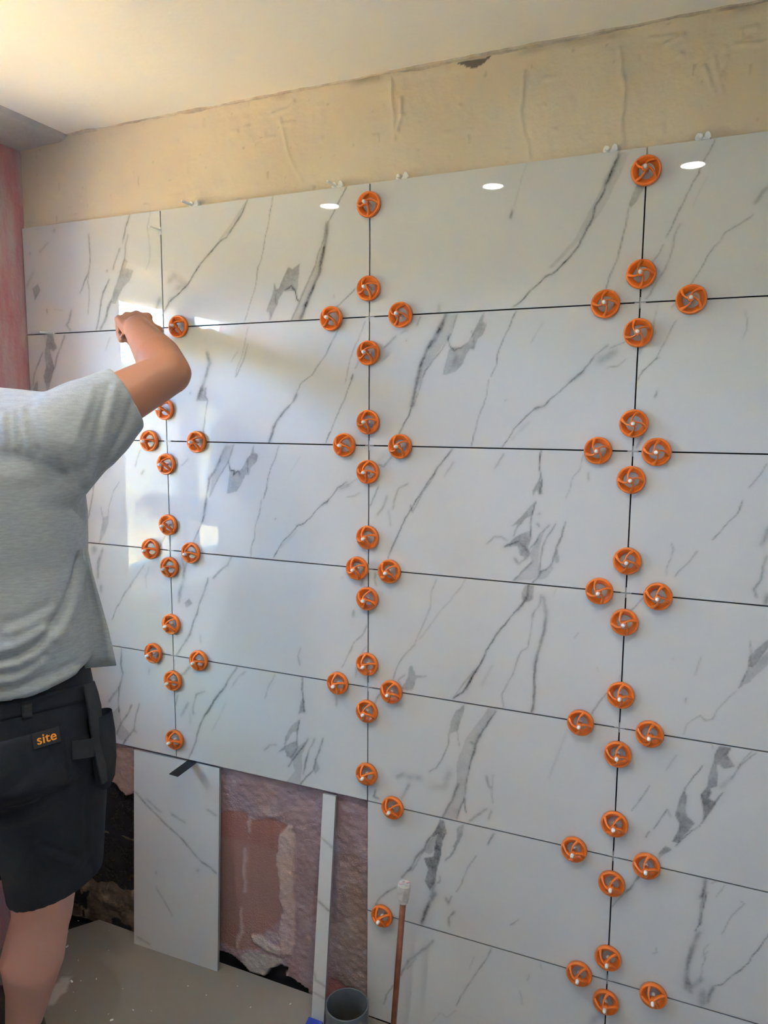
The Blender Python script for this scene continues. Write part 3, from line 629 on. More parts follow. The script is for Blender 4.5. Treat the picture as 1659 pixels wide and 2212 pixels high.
trng = random.Random(3)
for r in range(7):
    for cc in range(4):
        if cc < 2 and r > 4: continue
        x0, x1 = COLX[cc] + 0.0015, COLX[cc+1] - 0.0015
        if cc == 0: x0 = XL + 0.004
        z0, z1 = ZT - (r+1)*TH + 0.0015, ZT - r*TH - 0.0015
        if r == 6: z0 = 0.004
        feats = VEINS.get((r, cc), [])
        dx = (x0 - COLX[cc])*1000; dz = (z0 - (ZT - (r+1)*TH))*1000
        feats = [(t, w, k, [q - (dx if i % 2 == 0 else dz) for i, q in enumerate(pts)]) for t, w, k, pts in feats]
        o = link('tile', tile_mesh(x1-x0, z1-z0, feats, 100 + r*10 + cc), None, wall)
        o.location = (x0, 0, z0)
        o.rotation_euler = (math.radians(trng.uniform(-.06, .06)), 0, math.radians(trng.uniform(-.045, .045)))

# ------------------------------------------------------------------ window (seen in the glaze) and garden
win = empty('window_1', (XL - 0.26, (WIN_Y0+WIN_Y1)/2, WIN_Z0), 'white two-light window with obscured lower panes in the pink wall')
win['kind'] = 'structure'
wx0, wx1 = -0.035, 0.035
hw_, H = (WIN_Y1-WIN_Y0)/2, WIN_Z1-WIN_Z0
def bar(name, y0, y1, z0, z1, x0=wx0, x1=wx1):
    return link(name, boxmesh(x0, x1, y0, y1, z0, z1, 0.005), M['pvc_frame'], win)
bar('frame', -hw_, hw_, 0, 0.05); bar('frame', -hw_, hw_, H-0.05, H)
bar('frame', -hw_, -hw_+0.05, 0.05, H-0.05); bar('frame', hw_-0.05, hw_, 0.05, H-0.05)
MU = -0.0945
bar('mullion', MU-0.04, MU+0.04, 0.05, H-0.05)
TR = 0.785
for s in (-1, 1):
    a, b = (-hw_+0.05, MU-0.04) if s < 0 else (MU+0.04, hw_-0.05)
    bar('transom', a, b, TR-0.035, TR+0.035)
    for nm, z0, z1 in (('lower_sash', 0.05, TR-0.035), ('fanlight_sash', TR+0.035, H-0.05)):
        bm = bmesh.new(); t = 0.024
        for q in ((a, b, z0, z0+t), (a, b, z1-t, z1), (a, a+t, z0+t, z1-t), (b-t, b, z0+t, z1-t)):
            box(bm, wx0+0.01, wx1+0.008, *q)
        link(nm, tomesh(bm), M['pvc_frame'], win)
def glass(name, patterned):
    m = bpy.data.materials.new(name); m.use_nodes = True
    nt = m.node_tree; N = nt.nodes; Lk = nt.links; N.clear()
    out = N.new('ShaderNodeOutputMaterial'); tr = N.new('ShaderNodeBsdfTransparent'); tr.inputs[0].default_value = (0.72, 0.74, 0.60, 1) if patterned else (1, 1, 1, 1); gl = N.new('ShaderNodeBsdfGlossy')
    gl.inputs['Roughness'].default_value = 0.02
    mix = N.new('ShaderNodeMixShader'); mix.inputs[0].default_value = 0.06
    if patterned:
        tc = N.new('ShaderNodeTexCoord')
        nz = N.new('ShaderNodeTexNoise'); nz.inputs['Scale'].default_value = 26; nz.inputs['Detail'].default_value = 2; nz.inputs['Distortion'].default_value = 2.2
        Lk.new(tc.outputs['Object'], nz.inputs['Vector'])
        bp = N.new('ShaderNodeBump'); bp.inputs['Strength'].default_value = 1.0; bp.inputs['Distance'].default_value = 0.02
        Lk.new(nz.outputs[0], bp.inputs['Height'])
        tl = N.new('ShaderNodeBsdfTranslucent'); tl.inputs[0].default_value = (0.80, 0.82, 0.68, 1); Lk.new(bp.outputs[0], tl.inputs['Normal'])
        rmp = N.new('ShaderNodeMapRange'); rmp.inputs[1].default_value = 0.40; rmp.inputs[2].default_value = 0.60; rmp.inputs[3].default_value = 0.10; rmp.inputs[4].default_value = 0.55
        Lk.new(nz.outputs[0], rmp.inputs[0])
        m1 = N.new('ShaderNodeMixShader'); Lk.new(rmp.outputs[0], m1.inputs[0]); Lk.new(tr.outputs[0], m1.inputs[1]); Lk.new(tl.outputs[0], m1.inputs[2])
        Lk.new(m1.outputs[0], mix.inputs[1])
    else:
        Lk.new(tr.outputs[0], mix.inputs[1])
    Lk.new(gl.outputs[0], mix.inputs[2]); Lk.new(mix.outputs[0], out.inputs[0])
    return m
M['clear_glass'], M['obscured_glass'] = glass('clear_glass', False), glass('obscured_glass', True)
for s in (-1, 1):
    a, b = (-hw_+0.06, MU-0.05) if s < 0 else (MU+0.05, hw_-0.06)
    link('pane', boxmesh(-0.002, 0.002, a, b, 0.06, TR-0.045), M['obscured_glass'], win)
    link('pane', boxmesh(-0.002, 0.002, a, b, TR+0.045, H-0.06), M['clear_glass'], win)
link('window_sill', boxmesh(0.035, 0.27, -hw_, hw_, 0.0, 0.018, 0.006), M['pvc_frame'], win)

structure('garden_ground', boxmesh(-40, XL-0.37, -25, 25, -0.45, -0.35), M['grass'], label='sunlit dry lawn outside the window')
def tree(loc, h, r, seed):
    rr = random.Random(seed)
    t = empty('garden_tree', loc, None, 'tree')
    bm = bmesh.new(); chain(bm, [((0, 0, 0), .12), ((.05, .03, h*.4), .09), ((.02, -.05, h*.75), .04)])
    for k in range(5):
        a = rr.uniform(0, 6.28); capsule(bm, (.03, 0, h*.4), .05, (math.cos(a)*r*.6, math.sin(a)*r*.6, h*.75), .015, 8)
    link('trunk', tomesh(bm), M['bark'], t)
    vs_, fs = [], []
    for k in range(3200):
        d = Vector((rr.gauss(0, 1), rr.gauss(0, 1), rr.gauss(0, .9))).normalized()*rr.uniform(.45, 1)**.5
        c0 = Vector((d.x*r, d.y*r, h*.72 + d.z*h*.36))
        n, u, v = frame(Vector((rr.gauss(0, 1), rr.gauss(0, 1), rr.gauss(0, 1)+.5)))
        s = rr.uniform(.05, .10)
        i = len(vs_); vs_ += [c0-u*s, c0+v*s*.45, c0+u*s, c0-v*s*.45]; fs.append((i, i+1, i+2, i+3))
    me = bpy.data.meshes.new('leaves'); me.from_pydata([tuple(p) for p in vs_], [], fs); me.update()
    link('foliage', me, M['leaf'], t, kind='stuff')
    return t
tree((-12.0, -12.0, -0.35), 4.4, 1.7, 1)['label'] = 'broad leafy tree in the garden outside the window'
tree((-4.4, -13.5, -0.35), 2.6, 1.4, 2)['label'] = 'low round leafy tree in the garden'
tree((-14.5, -4.0, -0.35), 4.6, 2.1, 3)['label'] = 'tall leafy tree far back in the garden'

# hedge for the reflected foliage, added to darken the window's reflection
hd = empty('added_hedge', (-8.6, -6.0, -0.35), 'long leafy hedge added outside to darken the reflected window', 'hedge')
link('core', boxmesh(-0.45, 0.45, -7.0, 8.0, 0, 2.75, 0.1), mat('hedge_core', (0.05, 0.07, 0.015), 0.9), hd)
hr = random.Random(4)
vs_, fs = [], []
for k in range(9000):
    top_ = hr.random() < .18
    c0 = Vector((hr.uniform(-.5, .5), hr.uniform(-7, 8), 2.75 + hr.uniform(-.03, .12))) if top_ else Vector((.45 + hr.uniform(-.03, .12), hr.uniform(-7, 8), hr.uniform(0, 2.8)))
    n, u, v = frame(Vector((hr.gauss(0, 1)+.6, hr.gauss(0, 1), hr.gauss(0, 1)+.4)))
    s_ = hr.uniform(.05, .11)
    i = len(vs_); vs_ += [c0-u*s_, c0+v*s_*.5, c0+u*s_, c0-v*s_*.5]; fs.append((i, i+1, i+2, i+3))
me = bpy.data.meshes.new('leaves'); me.from_pydata([tuple(p) for p in vs_], [], fs); me.update()
link('foliage', me, M['leaf'], hd, kind='stuff')
# ------------------------------------------------------------------ orange levelling caps on white posts
def cap_mesh():
    bm = bmesh.new()
    lathe(bm, [(.0290,.0008),(.0293,.0070),(.0284,.0105),(.0266,.0118),(.0240,.0100),(.0190,.0058),(.0162,.0034),(.0160,.0010),(.0200,.0006)], 48, closed=True)
    n = 14
    for k in range(4):
        th0 = k*math.pi/2
        rs = []
        for i in range(n+1):
            t = i/n
            th = th0 + math.radians(52)*t**1.25
            r = .0272*(1-t) + .0040*t
            dth = math.radians(52)*1.25*t**.25; dr = .0040-.0272
            tx, ty = dr*math.cos(th) - r*dth*math.sin(th), dr*math.sin(th) + r*dth*math.cos(th)
            L = math.hypot(tx, ty); nx_, ny_ = -ty/L, tx/L
            zt = .0108 + .0182*math.sin(t*math.pi/2)**1.2
            zb = max(.0035 + .0125*t, zt - .0095)
            w = .0024*(1-t)**3 + .0014
            c = Vector((r*math.cos(th), r*math.sin(th), 0))
            nv = Vector((nx_, ny_, 0))
            rs.append([c - nv*w*1.2 + Vector((0,0,zb)), c + nv*w*1.2 + Vector((0,0,zb)), c + nv*w + Vector((0,0,zt-.0008)), c + nv*w*.4 + Vector((0,0,zt)), c - nv*w*.4 + Vector((0,0,zt)), c - nv*w + Vector((0,0,zt-.0008))])
        rings(bm, rs)
    lathe(bm, [(.0042,.0145),(.0066,.0145),(.0068,.0265),(.0060,.0292),(.0042,.0292)], 20, closed=True)
    return tomesh(bm, 'cap')
def post_mesh(L=.0385, r=.0042):
    bm = bmesh.new()
    prof = [(r*1.1, -.004)]
    z = .0
    while z < L - .006:
        prof += [(r*1.0, z), (r*.86, z+.0012)]; z += .0024
    prof += [(r*.95, L-.005), (r*.92, L-.0025), (r*.65, L-.0006), (r*.25, L)]
    lathe(bm, prof, 14)
    return tomesh(bm, 'post')
def washer_mesh():
    bm = bmesh.new()
    lathe(bm, [(.0045,.0002),(.0185,.0002),(.0185,.0010),(.0045,.0010)], 32, closed=True)
    return tomesh(bm, 'washer')
CAP, POST, WASHER = cap_mesh(), post_mesh(), washer_mesh()
for m_, mt in ((CAP, 'orange'), (POST, 'white_plastic')): m_.materials.append(M[mt])
M['washer'] = mat('washer_plastic', (0.42, 0.38, 0.37), 0.3)
WASHER.materials.append(M['washer'])
CAP.polygons.foreach_set('use_smooth', [len(p.vertices) == 4 for p in CAP.polygons])
POST.polygons.foreach_set('use_smooth', [True]*len(POST.polygons))
def out_of_wall(spin):
    return (Matrix.Rotation(math.pi/2, 4, 'X') @ Matrix.Rotation(spin, 4, 'Z')).to_euler()
CLIPS=[('v',3,0,0.6061,2.076),('v',3,0,0.6061,1.8761),('v',3,1,0.6061,1.76),('v',3,1,0.6061,1.5757),('v',3,2,0.6061,1.4585),('v',3,2,0.6061,1.2856),('v',3,3,0.6061,1.1519),('v',3,3,0.6061,0.989),('v',3,4,0.6061,0.8538),('v',3,4,0.6061,0.6906),('v',3,5,0.6061,0.5481),('v',3,5,0.6061,0.3654),('v',3,6,0.6061,0.2548),('v',2,0,0,2.0736),('v',2,0,0,1.8852),('v',2,1,0,1.7367),('v',2,1,0,1.574),('v',2,2,0,1.4546),('v',2,2,0,1.2944),('v',2,3,0,1.141),('v',2,3,0,0.9736),('v',2,4,0,0.8508),('v',2,4,0,0.6839),('v',1,1,-0.6061,1.6043),('v',1,2,-0.6061,1.4555),('v',1,2,-0.6061,1.2874),('v',1,3,-0.6061,1.168),('v',1,3,-0.6061,1.0053),('v',1,4,-0.6061,0.8404),('v',1,4,-0.6061,0.6647),('h',3,1,0.5386,1.821),('h',3,1,0.7028,1.821),('h',3,2,0.5362,1.518),('h',3,2,0.6532,1.518),('h',3,3,0.5516,1.215),('h',3,3,0.6708,1.215),('h',3,4,0.5234,0.912),('h',3,4,0.6691,0.912),('h',3,5,0.5208,0.609),('h',3,5,0.677,0.609),('h',3,6,0.5438,0.306),('h',3,6,0.7063,0.306),('h',2,1,-0.0983,1.821),('h',2,1,0.0814,1.821),('h',2,2,-0.0637,1.518),('h',2,2,0.0833,1.518),('h',2,3,-0.0282,1.215),('h',2,3,0.0584,1.215),('h',2,4,-0.0823,0.912),('h',2,4,0.0658,0.912),('h',2,5,0.0721,0.609),('h',2,6,0.045,0.306),('h',1,1,-0.5527,1.821),('h',1,2,-0.6623,1.518),('h',1,2,-0.5024,1.518),('h',1,3,-0.67,1.215),('h',1,3,-0.5316,1.215),('h',1,4,-0.6727,0.912),('h',1,4,-0.5145,0.912)]
ORD = ['top', 'second', 'third', 'fourth', 'fifth', 'sixth', 'bottom']
HORD = [None, 'first', 'second', 'third', 'fourth', 'fifth', 'sixth']
JOINT = {1: 'vertical joint beside the man', 2: 'middle vertical joint', 3: 'third vertical joint from the man'}
crng = random.Random(5)
def clip_label(i):
    t, v, k, x, z = CLIPS[i]
    if t == 'v':
        same = [c for c in CLIPS if c[0] == 'v' and c[1] == v and c[2] == k]
        base = 'orange levelling cap on the %s, %s tile row' % (JOINT[v], ORD[k])
        if len(same) > 1: base += ', upper one' if z == max(c[4] for c in same) else ', lower one'
        return base
    side = "man's side" if x < COLX[v] else 'far side'
    if v == 2 and k == 6: return 'orange levelling cap low down beside the copper pipe'
    if v == 2 and k == 5: return 'orange levelling cap above the copper pipe, on the fifth horizontal joint'
    return 'orange levelling cap on %s horizontal joint, %s of %s' % (HORD[k], side, JOINT[v])
for i, (t, v, k, x, z) in enumerate(CLIPS):
    e = empty('levelling_clip', (x, -0.0006, z), clip_label(i), 'tile clip', 'orange levelling caps on the tile joints')
    e.rotation_euler = out_of_wall(crng.uniform(0, 6.28))
    link('cap', CAP, None, e); link('post', POST, None, e); link('washer', WASHER, None, e)

# bare white posts not yet capped
LONG_POST = post_mesh(.045, .0032); LONG_POST.materials.append(M['white_plastic']); LONG_POST.polygons.foreach_set('use_smooth', [True]*len(LONG_POST.polygons))
def foot_mesh():
    bm = bmesh.new()
    for sx, hh in ((-.0080, .0110), (.0085, .0125)):
        rs = []
        for i in range(9):
            a = math.pi*i/8
            rs.append((sx + .0062*math.cos(a), hh*math.sin(a)))
        rings(bm, [[(px_, yy, pz) for px_, pz in rs] for yy in (-.0012, .007)], wrap=True)
    box(bm, -.013, .013, -.0012, .004, -.002, .0025)
    return tomesh(bm, 'foot')
FOOT = foot_mesh(); FOOT.materials.append(M['white_plastic'])
TOPS = [(-0.4986, 'white clip post on the top tile edge, next to the joint beside the man', True), (-0.0853, "white clip post on the top tile edge, man's side of the middle joint", True),
        (0.0791, 'white clip foot on the top tile edge, far side of the middle joint', False), (0.534, "white clip foot on the top tile edge, man's side of the third joint", False), (0.7067, 'white clip foot on the top tile edge, far side of the third joint', False)]
for x, lb, long_ in TOPS:
    e = empty('clip_post', (x, 0.0008, ZT + 0.0005), lb, 'tile clip', 'white clip posts without caps')
    link('foot', FOOT, None, e)
    if long_:
        p_ = link('post', LONG_POST, None, e); p_.rotation_euler = out_of_wall(0); p_.location = (-0.004, 0.002, 0.001)
    else:
        p_ = link('post', POST, None, e); p_.rotation_euler = out_of_wall(0); p_.location = (-0.004, 0.006, 0.002); p_.scale = (1.15, 1.15, .55)
for (x, z), lb in (((-0.6061, 2.071), 'bare white post in the joint beside the man, top tile row'), ((-1.0078, 1.821), 'bare white post in the first horizontal joint by the pink wall')):
    e = empty('clip_post', (x, -0.0002, z), lb, 'tile clip', 'white clip posts without caps')
    p_ = link('post', LONG_POST, None, e); p_.rotation_euler = out_of_wall(0)
    b_ = link('foot', boxmesh(-.010, .010, -.001, .004, -.0012, .0012), M['white_plastic'], e)
    if x > -0.9: b_.rotation_euler = (0, math.pi/2, 0)

# small cross spacers in the joints
def cross_mesh():
    bm = bmesh.new()
    for b in ((-.0012, .0012, .0012, .008, -.020, .020), (-.020, .020, .0013, .008, -.0012, .0012)):
        box(bm, *b)
    lathe(bm, [(.0042, -.0002), (.0042, .0008)], 14)
    return tomesh(bm, 'cross')
def cross_plain():
    bm = bmesh.new()
    w, L = .00125, .011
    pts = [(-w,-L),(w,-L),(w,-w),(L,-w),(L,w),(w,w),(w,L),(-w,L),(-w,w),(-L,w),(-L,-w),(-w,-w)]
    rings(bm, [[(a, y, b) for a, b in pts] for y in (.0020, .008)])
    return tomesh(bm, 'cross')
CROSS = cross_plain(); CROSS.materials.append(M['spacer'])
for v, ks in ((1, (2, 3, 4)), (2, (1, 2, 3, 4)), (3, (1, 2, 3, 4, 5, 6))):
    for k in ks:
        o = link('tile_spacer', CROSS, None, None, 'pale cross spacer where the %s meets the %s horizontal joint' % (JOINT[v], HORD[k]), 'tile spacer', 'cross spacers in the joints', loc=(COLX[v], 0, ZT - k*TH))

# ------------------------------------------------------------------ loose tiles propping the row above
def lean(o, x, y_bot, y_top, height, rot=0.0):
    ang = math.atan2(y_top - y_bot, height)
    o.location = (x, y_bot, 0.0005)
    o.rotation_euler = (-ang, 0, rot)
prop = link('prop_tile', tile_mesh(0.300, 0.604, PROP_VEINS, 400), None, None, 'whole marble-effect tile stood upright on the floor as a prop', 'tile')
lean(prop, -0.7585, -0.0345, -0.0035, 0.604, math.radians(1.2))
strip = link('tile_offcut', tile_mesh(0.037, 0.606, STRIP_VEINS, 410), None, None, 'narrow tile offcut leaning under the tiles beside the grey pipe', 'tile')
lean(strip, -0.1255, -0.078, -0.002, 0.602, 0.0)
strip.rotation_euler.rotate_axis('Y', math.radians(-0.2))

M['shim'] = mat('black_rubber', (0.012, 0.013, 0.016), 0.45)
sh = link('rubber_shim', boxmesh(-0.016, 0.016, -0.075, 0.002, -0.0012, 0.0012, 0.0006), M['shim'], None, 'black rubber strip poking out over the prop tile', 'strip', loc=(-0.552, 0.0, 0.6055))
sh.rotation_euler = (math.radians(6), 0, math.radians(-4))

# copper pipe with its stop end
pipe = empty('copper_pipe', (0.098, -0.060, 0), 'upright copper pipe stub with a white plastic stop end', 'pipe')
M['copper'] = mat('copper', (0.44, 0.17, 0.095), 0.42, 0.5, 0.75, noise=(28, 0.9, (0.20, 0.075, 0.05), (1, 1, .35)))
bm = bmesh.new()
lathe(bm, [(.0055, -.04), (.0075, -.04), (.0075, .41), (.0055, .41)], 24, closed=True)
pp = link('tube', tomesh(bm), M['copper'], pipe, smooth=False); pp.data.polygons.foreach_set('use_smooth', [True]*len(pp.data.polygons))
bm = bmesh.new()
prof = [(.0085, .398), (.0125, .398), (.0128, .402), (.0128, .405), (.0120, .406), (.0128, .408)]
seg = 36
ring_pts = []
for r_, h_ in prof:
    ring_pts.append([(r_*math.cos(2*math.pi*i/seg), r_*math.sin(2*math.pi*i/seg), h_) for i in range(seg)])
for h_ in (.409, .428):
    ring_pts.append([((.0148 if i % 4 < 2 else .0136)*math.cos(2*math.pi*i/seg), (.0148 if i % 4 < 2 else .0136)*math.sin(2*math.pi*i/seg), h_) for i in range(seg)])
for r_, h_ in ((.0158, .429), (.0162, .433), (.0160, .444), (.0140, .448)):
    ring_pts.append([(r_*math.cos(2*math.pi*i/seg), r_*math.sin(2*math.pi*i/seg), h_) for i in range(seg)])
rings(bm, ring_pts)
M['stop_end'] = mat('stop_end_plastic', (0.60, 0.57, 0.54), 0.5, noise=(60, 0.7, (0.45, 0.42, 0.40)))
se = link('stop_end', tomesh(bm), M['stop_end'], pipe)
M['pink_splash'] = mat('pink_splash', (0.66, 0.45, 0.44), 0.6)
for k in range(4):
    a = math.pi/4 + k*math.pi/2
    b = link('grip_tab', boxmesh(.004, .0135, -.003, .003, .447, .4505, .0008), M['stop_end'] if k % 2 else M['pink_splash'], se)
    b.rotation_euler = (0, 0, a)
pipe.rotation_euler = (math.radians(-1.0), math.radians(3.4), 0)

# grey soil pipe rising from the floor
bm = bmesh.new()
lathe(bm, [(.0515, -.03), (.0550, -.03), (.0550, .0985), (.0545, .100), (.0520, .100), (.0515, .0985)], 64, closed=True)
M['pvc_grey'] = mat('grey_pvc', (0.115, 0.13, 0.15), 0.4, 0.4)
M['dark_inside'] = mat('pipe_inside', (0.03, 0.035, 0.045), 0.6)
sp = empty('soil_pipe', (-0.015, -0.088, 0), 'grey plastic soil pipe stub rising from the floor', 'pipe')
t_ = link('tube', tomesh(bm), M['pvc_grey'], sp); t_.data.polygons.foreach_set('use_smooth', [True]*len(t_.data.polygons))
bm = bmesh.new(); lathe(bm, [(.0512, -.028), (.0512, -.025)], 48)
link('plug', tomesh(bm), M['dark_inside'], sp)
# blue wedge against the foot of the offcut
M['blue'] = mat('blue_plastic', (0.012, 0.05, 0.42), 0.4)
bm = bmesh.new()
w3 = [bm.verts.new(p) for p in ((-.020,-.022,0),(.022,-.022,0),(.022,.012,0),(-.020,.012,0),(-.020,.012,.014),(.022,.012,.014),(.022,-.022,.003),(-.020,-.022,.003))]
for f in ((0,3,2,1),(7,6,5,4),(0,1,6,7),(1,2,5,6),(2,3,4,5),(3,0,7,4)): bm.faces.new([w3[i] for i in f])
link('plastic_wedge', tomesh(bm), M['blue'], None, 'blue plastic wedge at the foot of the tile offcut', 'wedge', loc=(-0.112, -0.0905, 0.0005))

# white crumbs on the floor
vs_, fs = [], []
frng = random.Random(9)
for k in range(60):
    x, y = frng.uniform(-1.0, 0.0), frng.uniform(-0.34, -0.01)
    if x < -0.56 and y < -0.30: continue
    if -0.78 < x < -0.44 and y > -0.05: continue
    s = frng.choice((.0008, .001, .0013, .0022)); L = s*frng.uniform(1, 2.6); a = frng.uniform(0, 3.14)
    i = len(vs_)
    for dx, dy, dz in ((-L,-s,0),(L,-s,0),(L,s,0),(-L,s,0),(-L*.6,-s*.6,s*1.2),(L*.6,-s*.6,s*1.2),(L*.6,s*.6,s),(-L*.6,s*.6,s)):
        vs_.append((x + dx*math.cos(a) - dy*math.sin(a), y + dx*math.sin(a) + dy*math.cos(a), dz + .0002))
    fs += [tuple(i+j for j in f) for f in ((4,5,6,7),(0,1,5,4),(1,2,6,5),(2,3,7,6),(3,0,4,7),(3,2,1,0))]
me = bpy.data.meshes.new('crumbs'); me.from_pydata(vs_, [], fs); me.update()
link('plaster_crumbs', me, M['white_plastic'], None, 'white plaster crumbs scattered over the grey floor', 'crumbs', kind='stuff')

# ceiling downlights (mirrored in the glaze) and the light switch on the wall behind
def emission(name, col, s):
    m = bpy.data.materials.new(name); m.use_nodes = True
    b = m.node_tree.nodes['Principled BSDF']
    b.inputs['Emission Color'].default_value = (*col, 1); b.inputs['Emission Strength'].default_value = s; b.inputs['Base Color'].default_value = (.8, .8, .8, 1)
    return m
M['lamp'] = emission('downlight_lens', (1.0, 0.96, 0.90), 60)
LAMPS = [(-0.562, -0.884, 'ceiling downlight over the man'), (0.049, -0.886, 'ceiling downlight between the other two'), (0.668, -0.904, 'ceiling downlight over the photographer')]
for x, y, lb in LAMPS:
    e = empty('downlight', (x, y, ZC), lb, 'downlight', 'recessed ceiling downlights')
    bm = bmesh.new(); lathe(bm, [(.034, -.0005), (.043, -.0005), (.043, -.003), (.040, -.006), (.034, -.004)], 40, closed=True)
    link('trim_ring', tomesh(bm), M['white_plastic'], e)
    bm = bmesh.new(); lathe(bm, [(.034, -.0008), (.034, -.0022)], 32)
    link('lens', tomesh(bm), M['lamp'], e)
    sd = bpy.data.lights.new('downlight_beam', 'SPOT'); sd.energy = LAMP_W; sd.spot_size = math.radians(118); sd.spot_blend = 0.7; sd.shadow_soft_size = 0.014; sd.color = (1.0, 0.97, 0.93)
    so = bpy.data.objects.new('downlight_beam', sd); COL.objects.link(so); so.parent = e; so.location = (0, 0, -.012)
sw = empty('light_switch', (-0.52, YB, 1.17), 'white light switch on the wall behind the photographer', 'switch')
link('plate', boxmesh(-.045, .045, 0, .008, -.07, .07, .003), M['white_plastic'], sw)
link('rocker', boxmesh(-.012, .012, .008, .012, -.018, .018, .002), M['white_plastic'], sw)
# ------------------------------------------------------------------ the tiler
CR = cam.rotation_euler.to_matrix()
def ray(px, py): return CR @ Vector(((px - 829.5)/FPX, -(py - 1106)/FPX, -1.0))
def at(px, py, depth): return CAM + ray(px, py)*depth
FW = Vector((-0.42, 0.9075, 0)); RT = Vector((0.9075, 0.42, 0)); UP = Vector((0, 0, 1))
FT = Vector((-0.955, 0.296, 0))          # the feet point along the wall

S = at(128, 935, 1.52)          # shoulder of the raised arm
E_ = at(366, 806, 1.61)         # elbow
W_ = at(301, 716, 1.815)        # wrist
neck = at(-48, 890, 1.54); head = at(-158, 725, 1.60)
pelvis = at(-2, 1540, 1.58)
chest = at(-22, 1130, 1.56)
hipR, hipL = pelvis + RT*0.095 - UP*0.06, pelvis - RT*0.095 - UP*0.06
kneeR = at(92, 1975, 1.74); ankR = at(62, 2370, 1.86); ankR.z = 0.09
kneeL = hipL + Vector((-0.10, 0.06, 0)); kneeL.z = kneeR.z + 0.01
ankL = kneeL + Vector((-0.03, -0.06, 0)); ankL.z = 0.09
SL = chest - RT*0.19 + UP*(S.z - chest.z - 0.03)
EL = SL - RT*0.05 - UP*0.29 + FW*0.04
WL = EL + FW*0.22 + UP*0.06 + RT*0.06

def hand(bm, wrist, u, n, curl, thumb_side, K=1.0):
    """palm, four curled fingers of unequal length and a thumb from the side of the palm"""
    u, n = u.normalized(), n.normalized()
    s = u.cross(n).normalized()*thumb_side*K; u = u*K; n = n*K
    capsule_ = lambda b_, a, ra, c_, rc, seg=12: capsule(b_, a, ra*K, c_, rc*K, seg)
    chain_ = lambda b_, pts: [capsule_(b_, a[0], a[1], c_[0], c_[1]) for a, c_ in zip(pts[:-1], pts[1:])]
    kn = []
    for k, (off, L, r) in enumerate(((0.032, 0.080, .0105), (0.011, 0.086, .0108), (-0.010, 0.082, .0102), (-0.030, 0.073, .0092))):
        root = wrist + u*0.012 + s*off*0.55
        kp = wrist + u*L + s*off + n*0.006*(1 - abs(off)/.05)
        capsule_(bm, root, .0135, kp, r + .0015, 12)
        kn.append((kp, L, r))
    ellipsoid(bm, wrist + u*0.045 - n*0.006, s*0.036, u*0.045, n*0.017)
    for (kp, L, r), fl in zip(kn, (0.046, 0.051, 0.047, 0.037)):
        a1, a2, a3 = curl
        d1 = u*math.cos(a1) - n*math.sin(a1)
        d2 = u*math.cos(a1+a2) - n*math.sin(a1+a2)
        d3 = u*math.cos(a1+a2+a3) - n*math.sin(a1+a2+a3)
        p1 = kp + d1*fl; p2 = p1 + d2*fl*.62; p3 = p2 + d3*fl*.45
        chain_(bm, [(kp, r), (p1, r*.95), (p2, r*.88), (p3, r*.78)])
    t0 = wrist + u*0.022 + s*0.026 - n*0.006
    t1 = t0 + (u*0.75 + s*0.55 - n*0.35).normalized()*0.042*K
    t2 = t1 + (u*0.85 - s*0.10 - n*0.55).normalized()*0.032*K
    t3 = t2 + (u*0.55 - s*0.45 - n*0.55).normalized()*0.024*K
    chain_(bm, [(t0, .0155), (t1, .0125), (t2, .0110), (t3, .0095)])

bm = bmesh.new()
# trunk and neck
ellipsoid(bm, pelvis, RT*0.165, FW*0.115, UP*0.15)
ellipsoid(bm, pelvis.lerp(chest, .45), RT*0.150, FW*0.110, UP*0.20)
ellipsoid(bm, chest + UP*0.02, RT*0.175, FW*0.120, UP*0.22)
capsule(bm, chest + UP*0.18 - RT*0.1, .075, chest + UP*0.18 + RT*0.1, .075)
capsule(bm, chest + UP*0.18, .08, neck, .062); capsule(bm, neck, .060, head - UP*0.07, .056)
# head and face, turned towards the hand
look = (W_ - head); look.z *= 0.4; look.normalize()
side = look.cross(UP).normalized()
ellipsoid(bm, head + UP*0.012 - look*0.012, side*0.076, look*0.096, UP*0.100)
ellipsoid(bm, head - UP*0.052 + look*0.030, side*0.055, look*0.060, UP*0.062)
capsule(bm, head + look*0.088 + UP*0.010, .010, head + look*0.108 - UP*0.022, .013, 10)
ellipsoid(bm, head + look*0.085 - UP*0.058, side*0.024, look*0.012, UP*0.007); ellipsoid(bm, head + look*0.083 - UP*0.067, side*0.021, look*0.012, UP*0.007)
ellipsoid(bm, head + look*0.070 - UP*0.098, side*0.024, look*0.020, UP*0.018)
capsule(bm, head + look*0.088 + side*0.045 + UP*0.026, .009, head + look*0.092 - side*0.045 + UP*0.026, .009, 10)
for s_ in (-1, 1):
    ellipsoid(bm, head + side*s_*0.078 - look*0.005 - UP*0.012, side*0.010, look*0.020, UP*0.033)
# raised arm
chain(bm, [(S - RT*0.03, .070), (S.lerp(E_, .25), .062), (S.lerp(E_, .7), .054), (E_, .046)])
ellipsoid(bm, S.lerp(E_, .5) - UP*0.012, (E_-S).normalized()*0.11, UP*0.055, (E_-S).cross(UP).normalized()*0.05)
tip = at(386, 806, 1.605); capsule(bm, E_, .043, tip, .028)
mid = E_.lerp(W_, .33)
chain(bm, [(E_, .047), (mid, .052), (E_.lerp(W_, .72), .042), (W_, .036)])
u_ = (at(277, 672, 1.925) - W_).normalized()
n_ = ((CAM - W_).normalized()*0.6 + UP*0.8); n_ = (n_ - u_*n_.dot(u_)).normalized()
capsule(bm, W_, .036, W_ + u_*0.02, .034)
hand(bm, W_, u_, n_, (1.35, 1.55, 0.9), 1, 1.15)
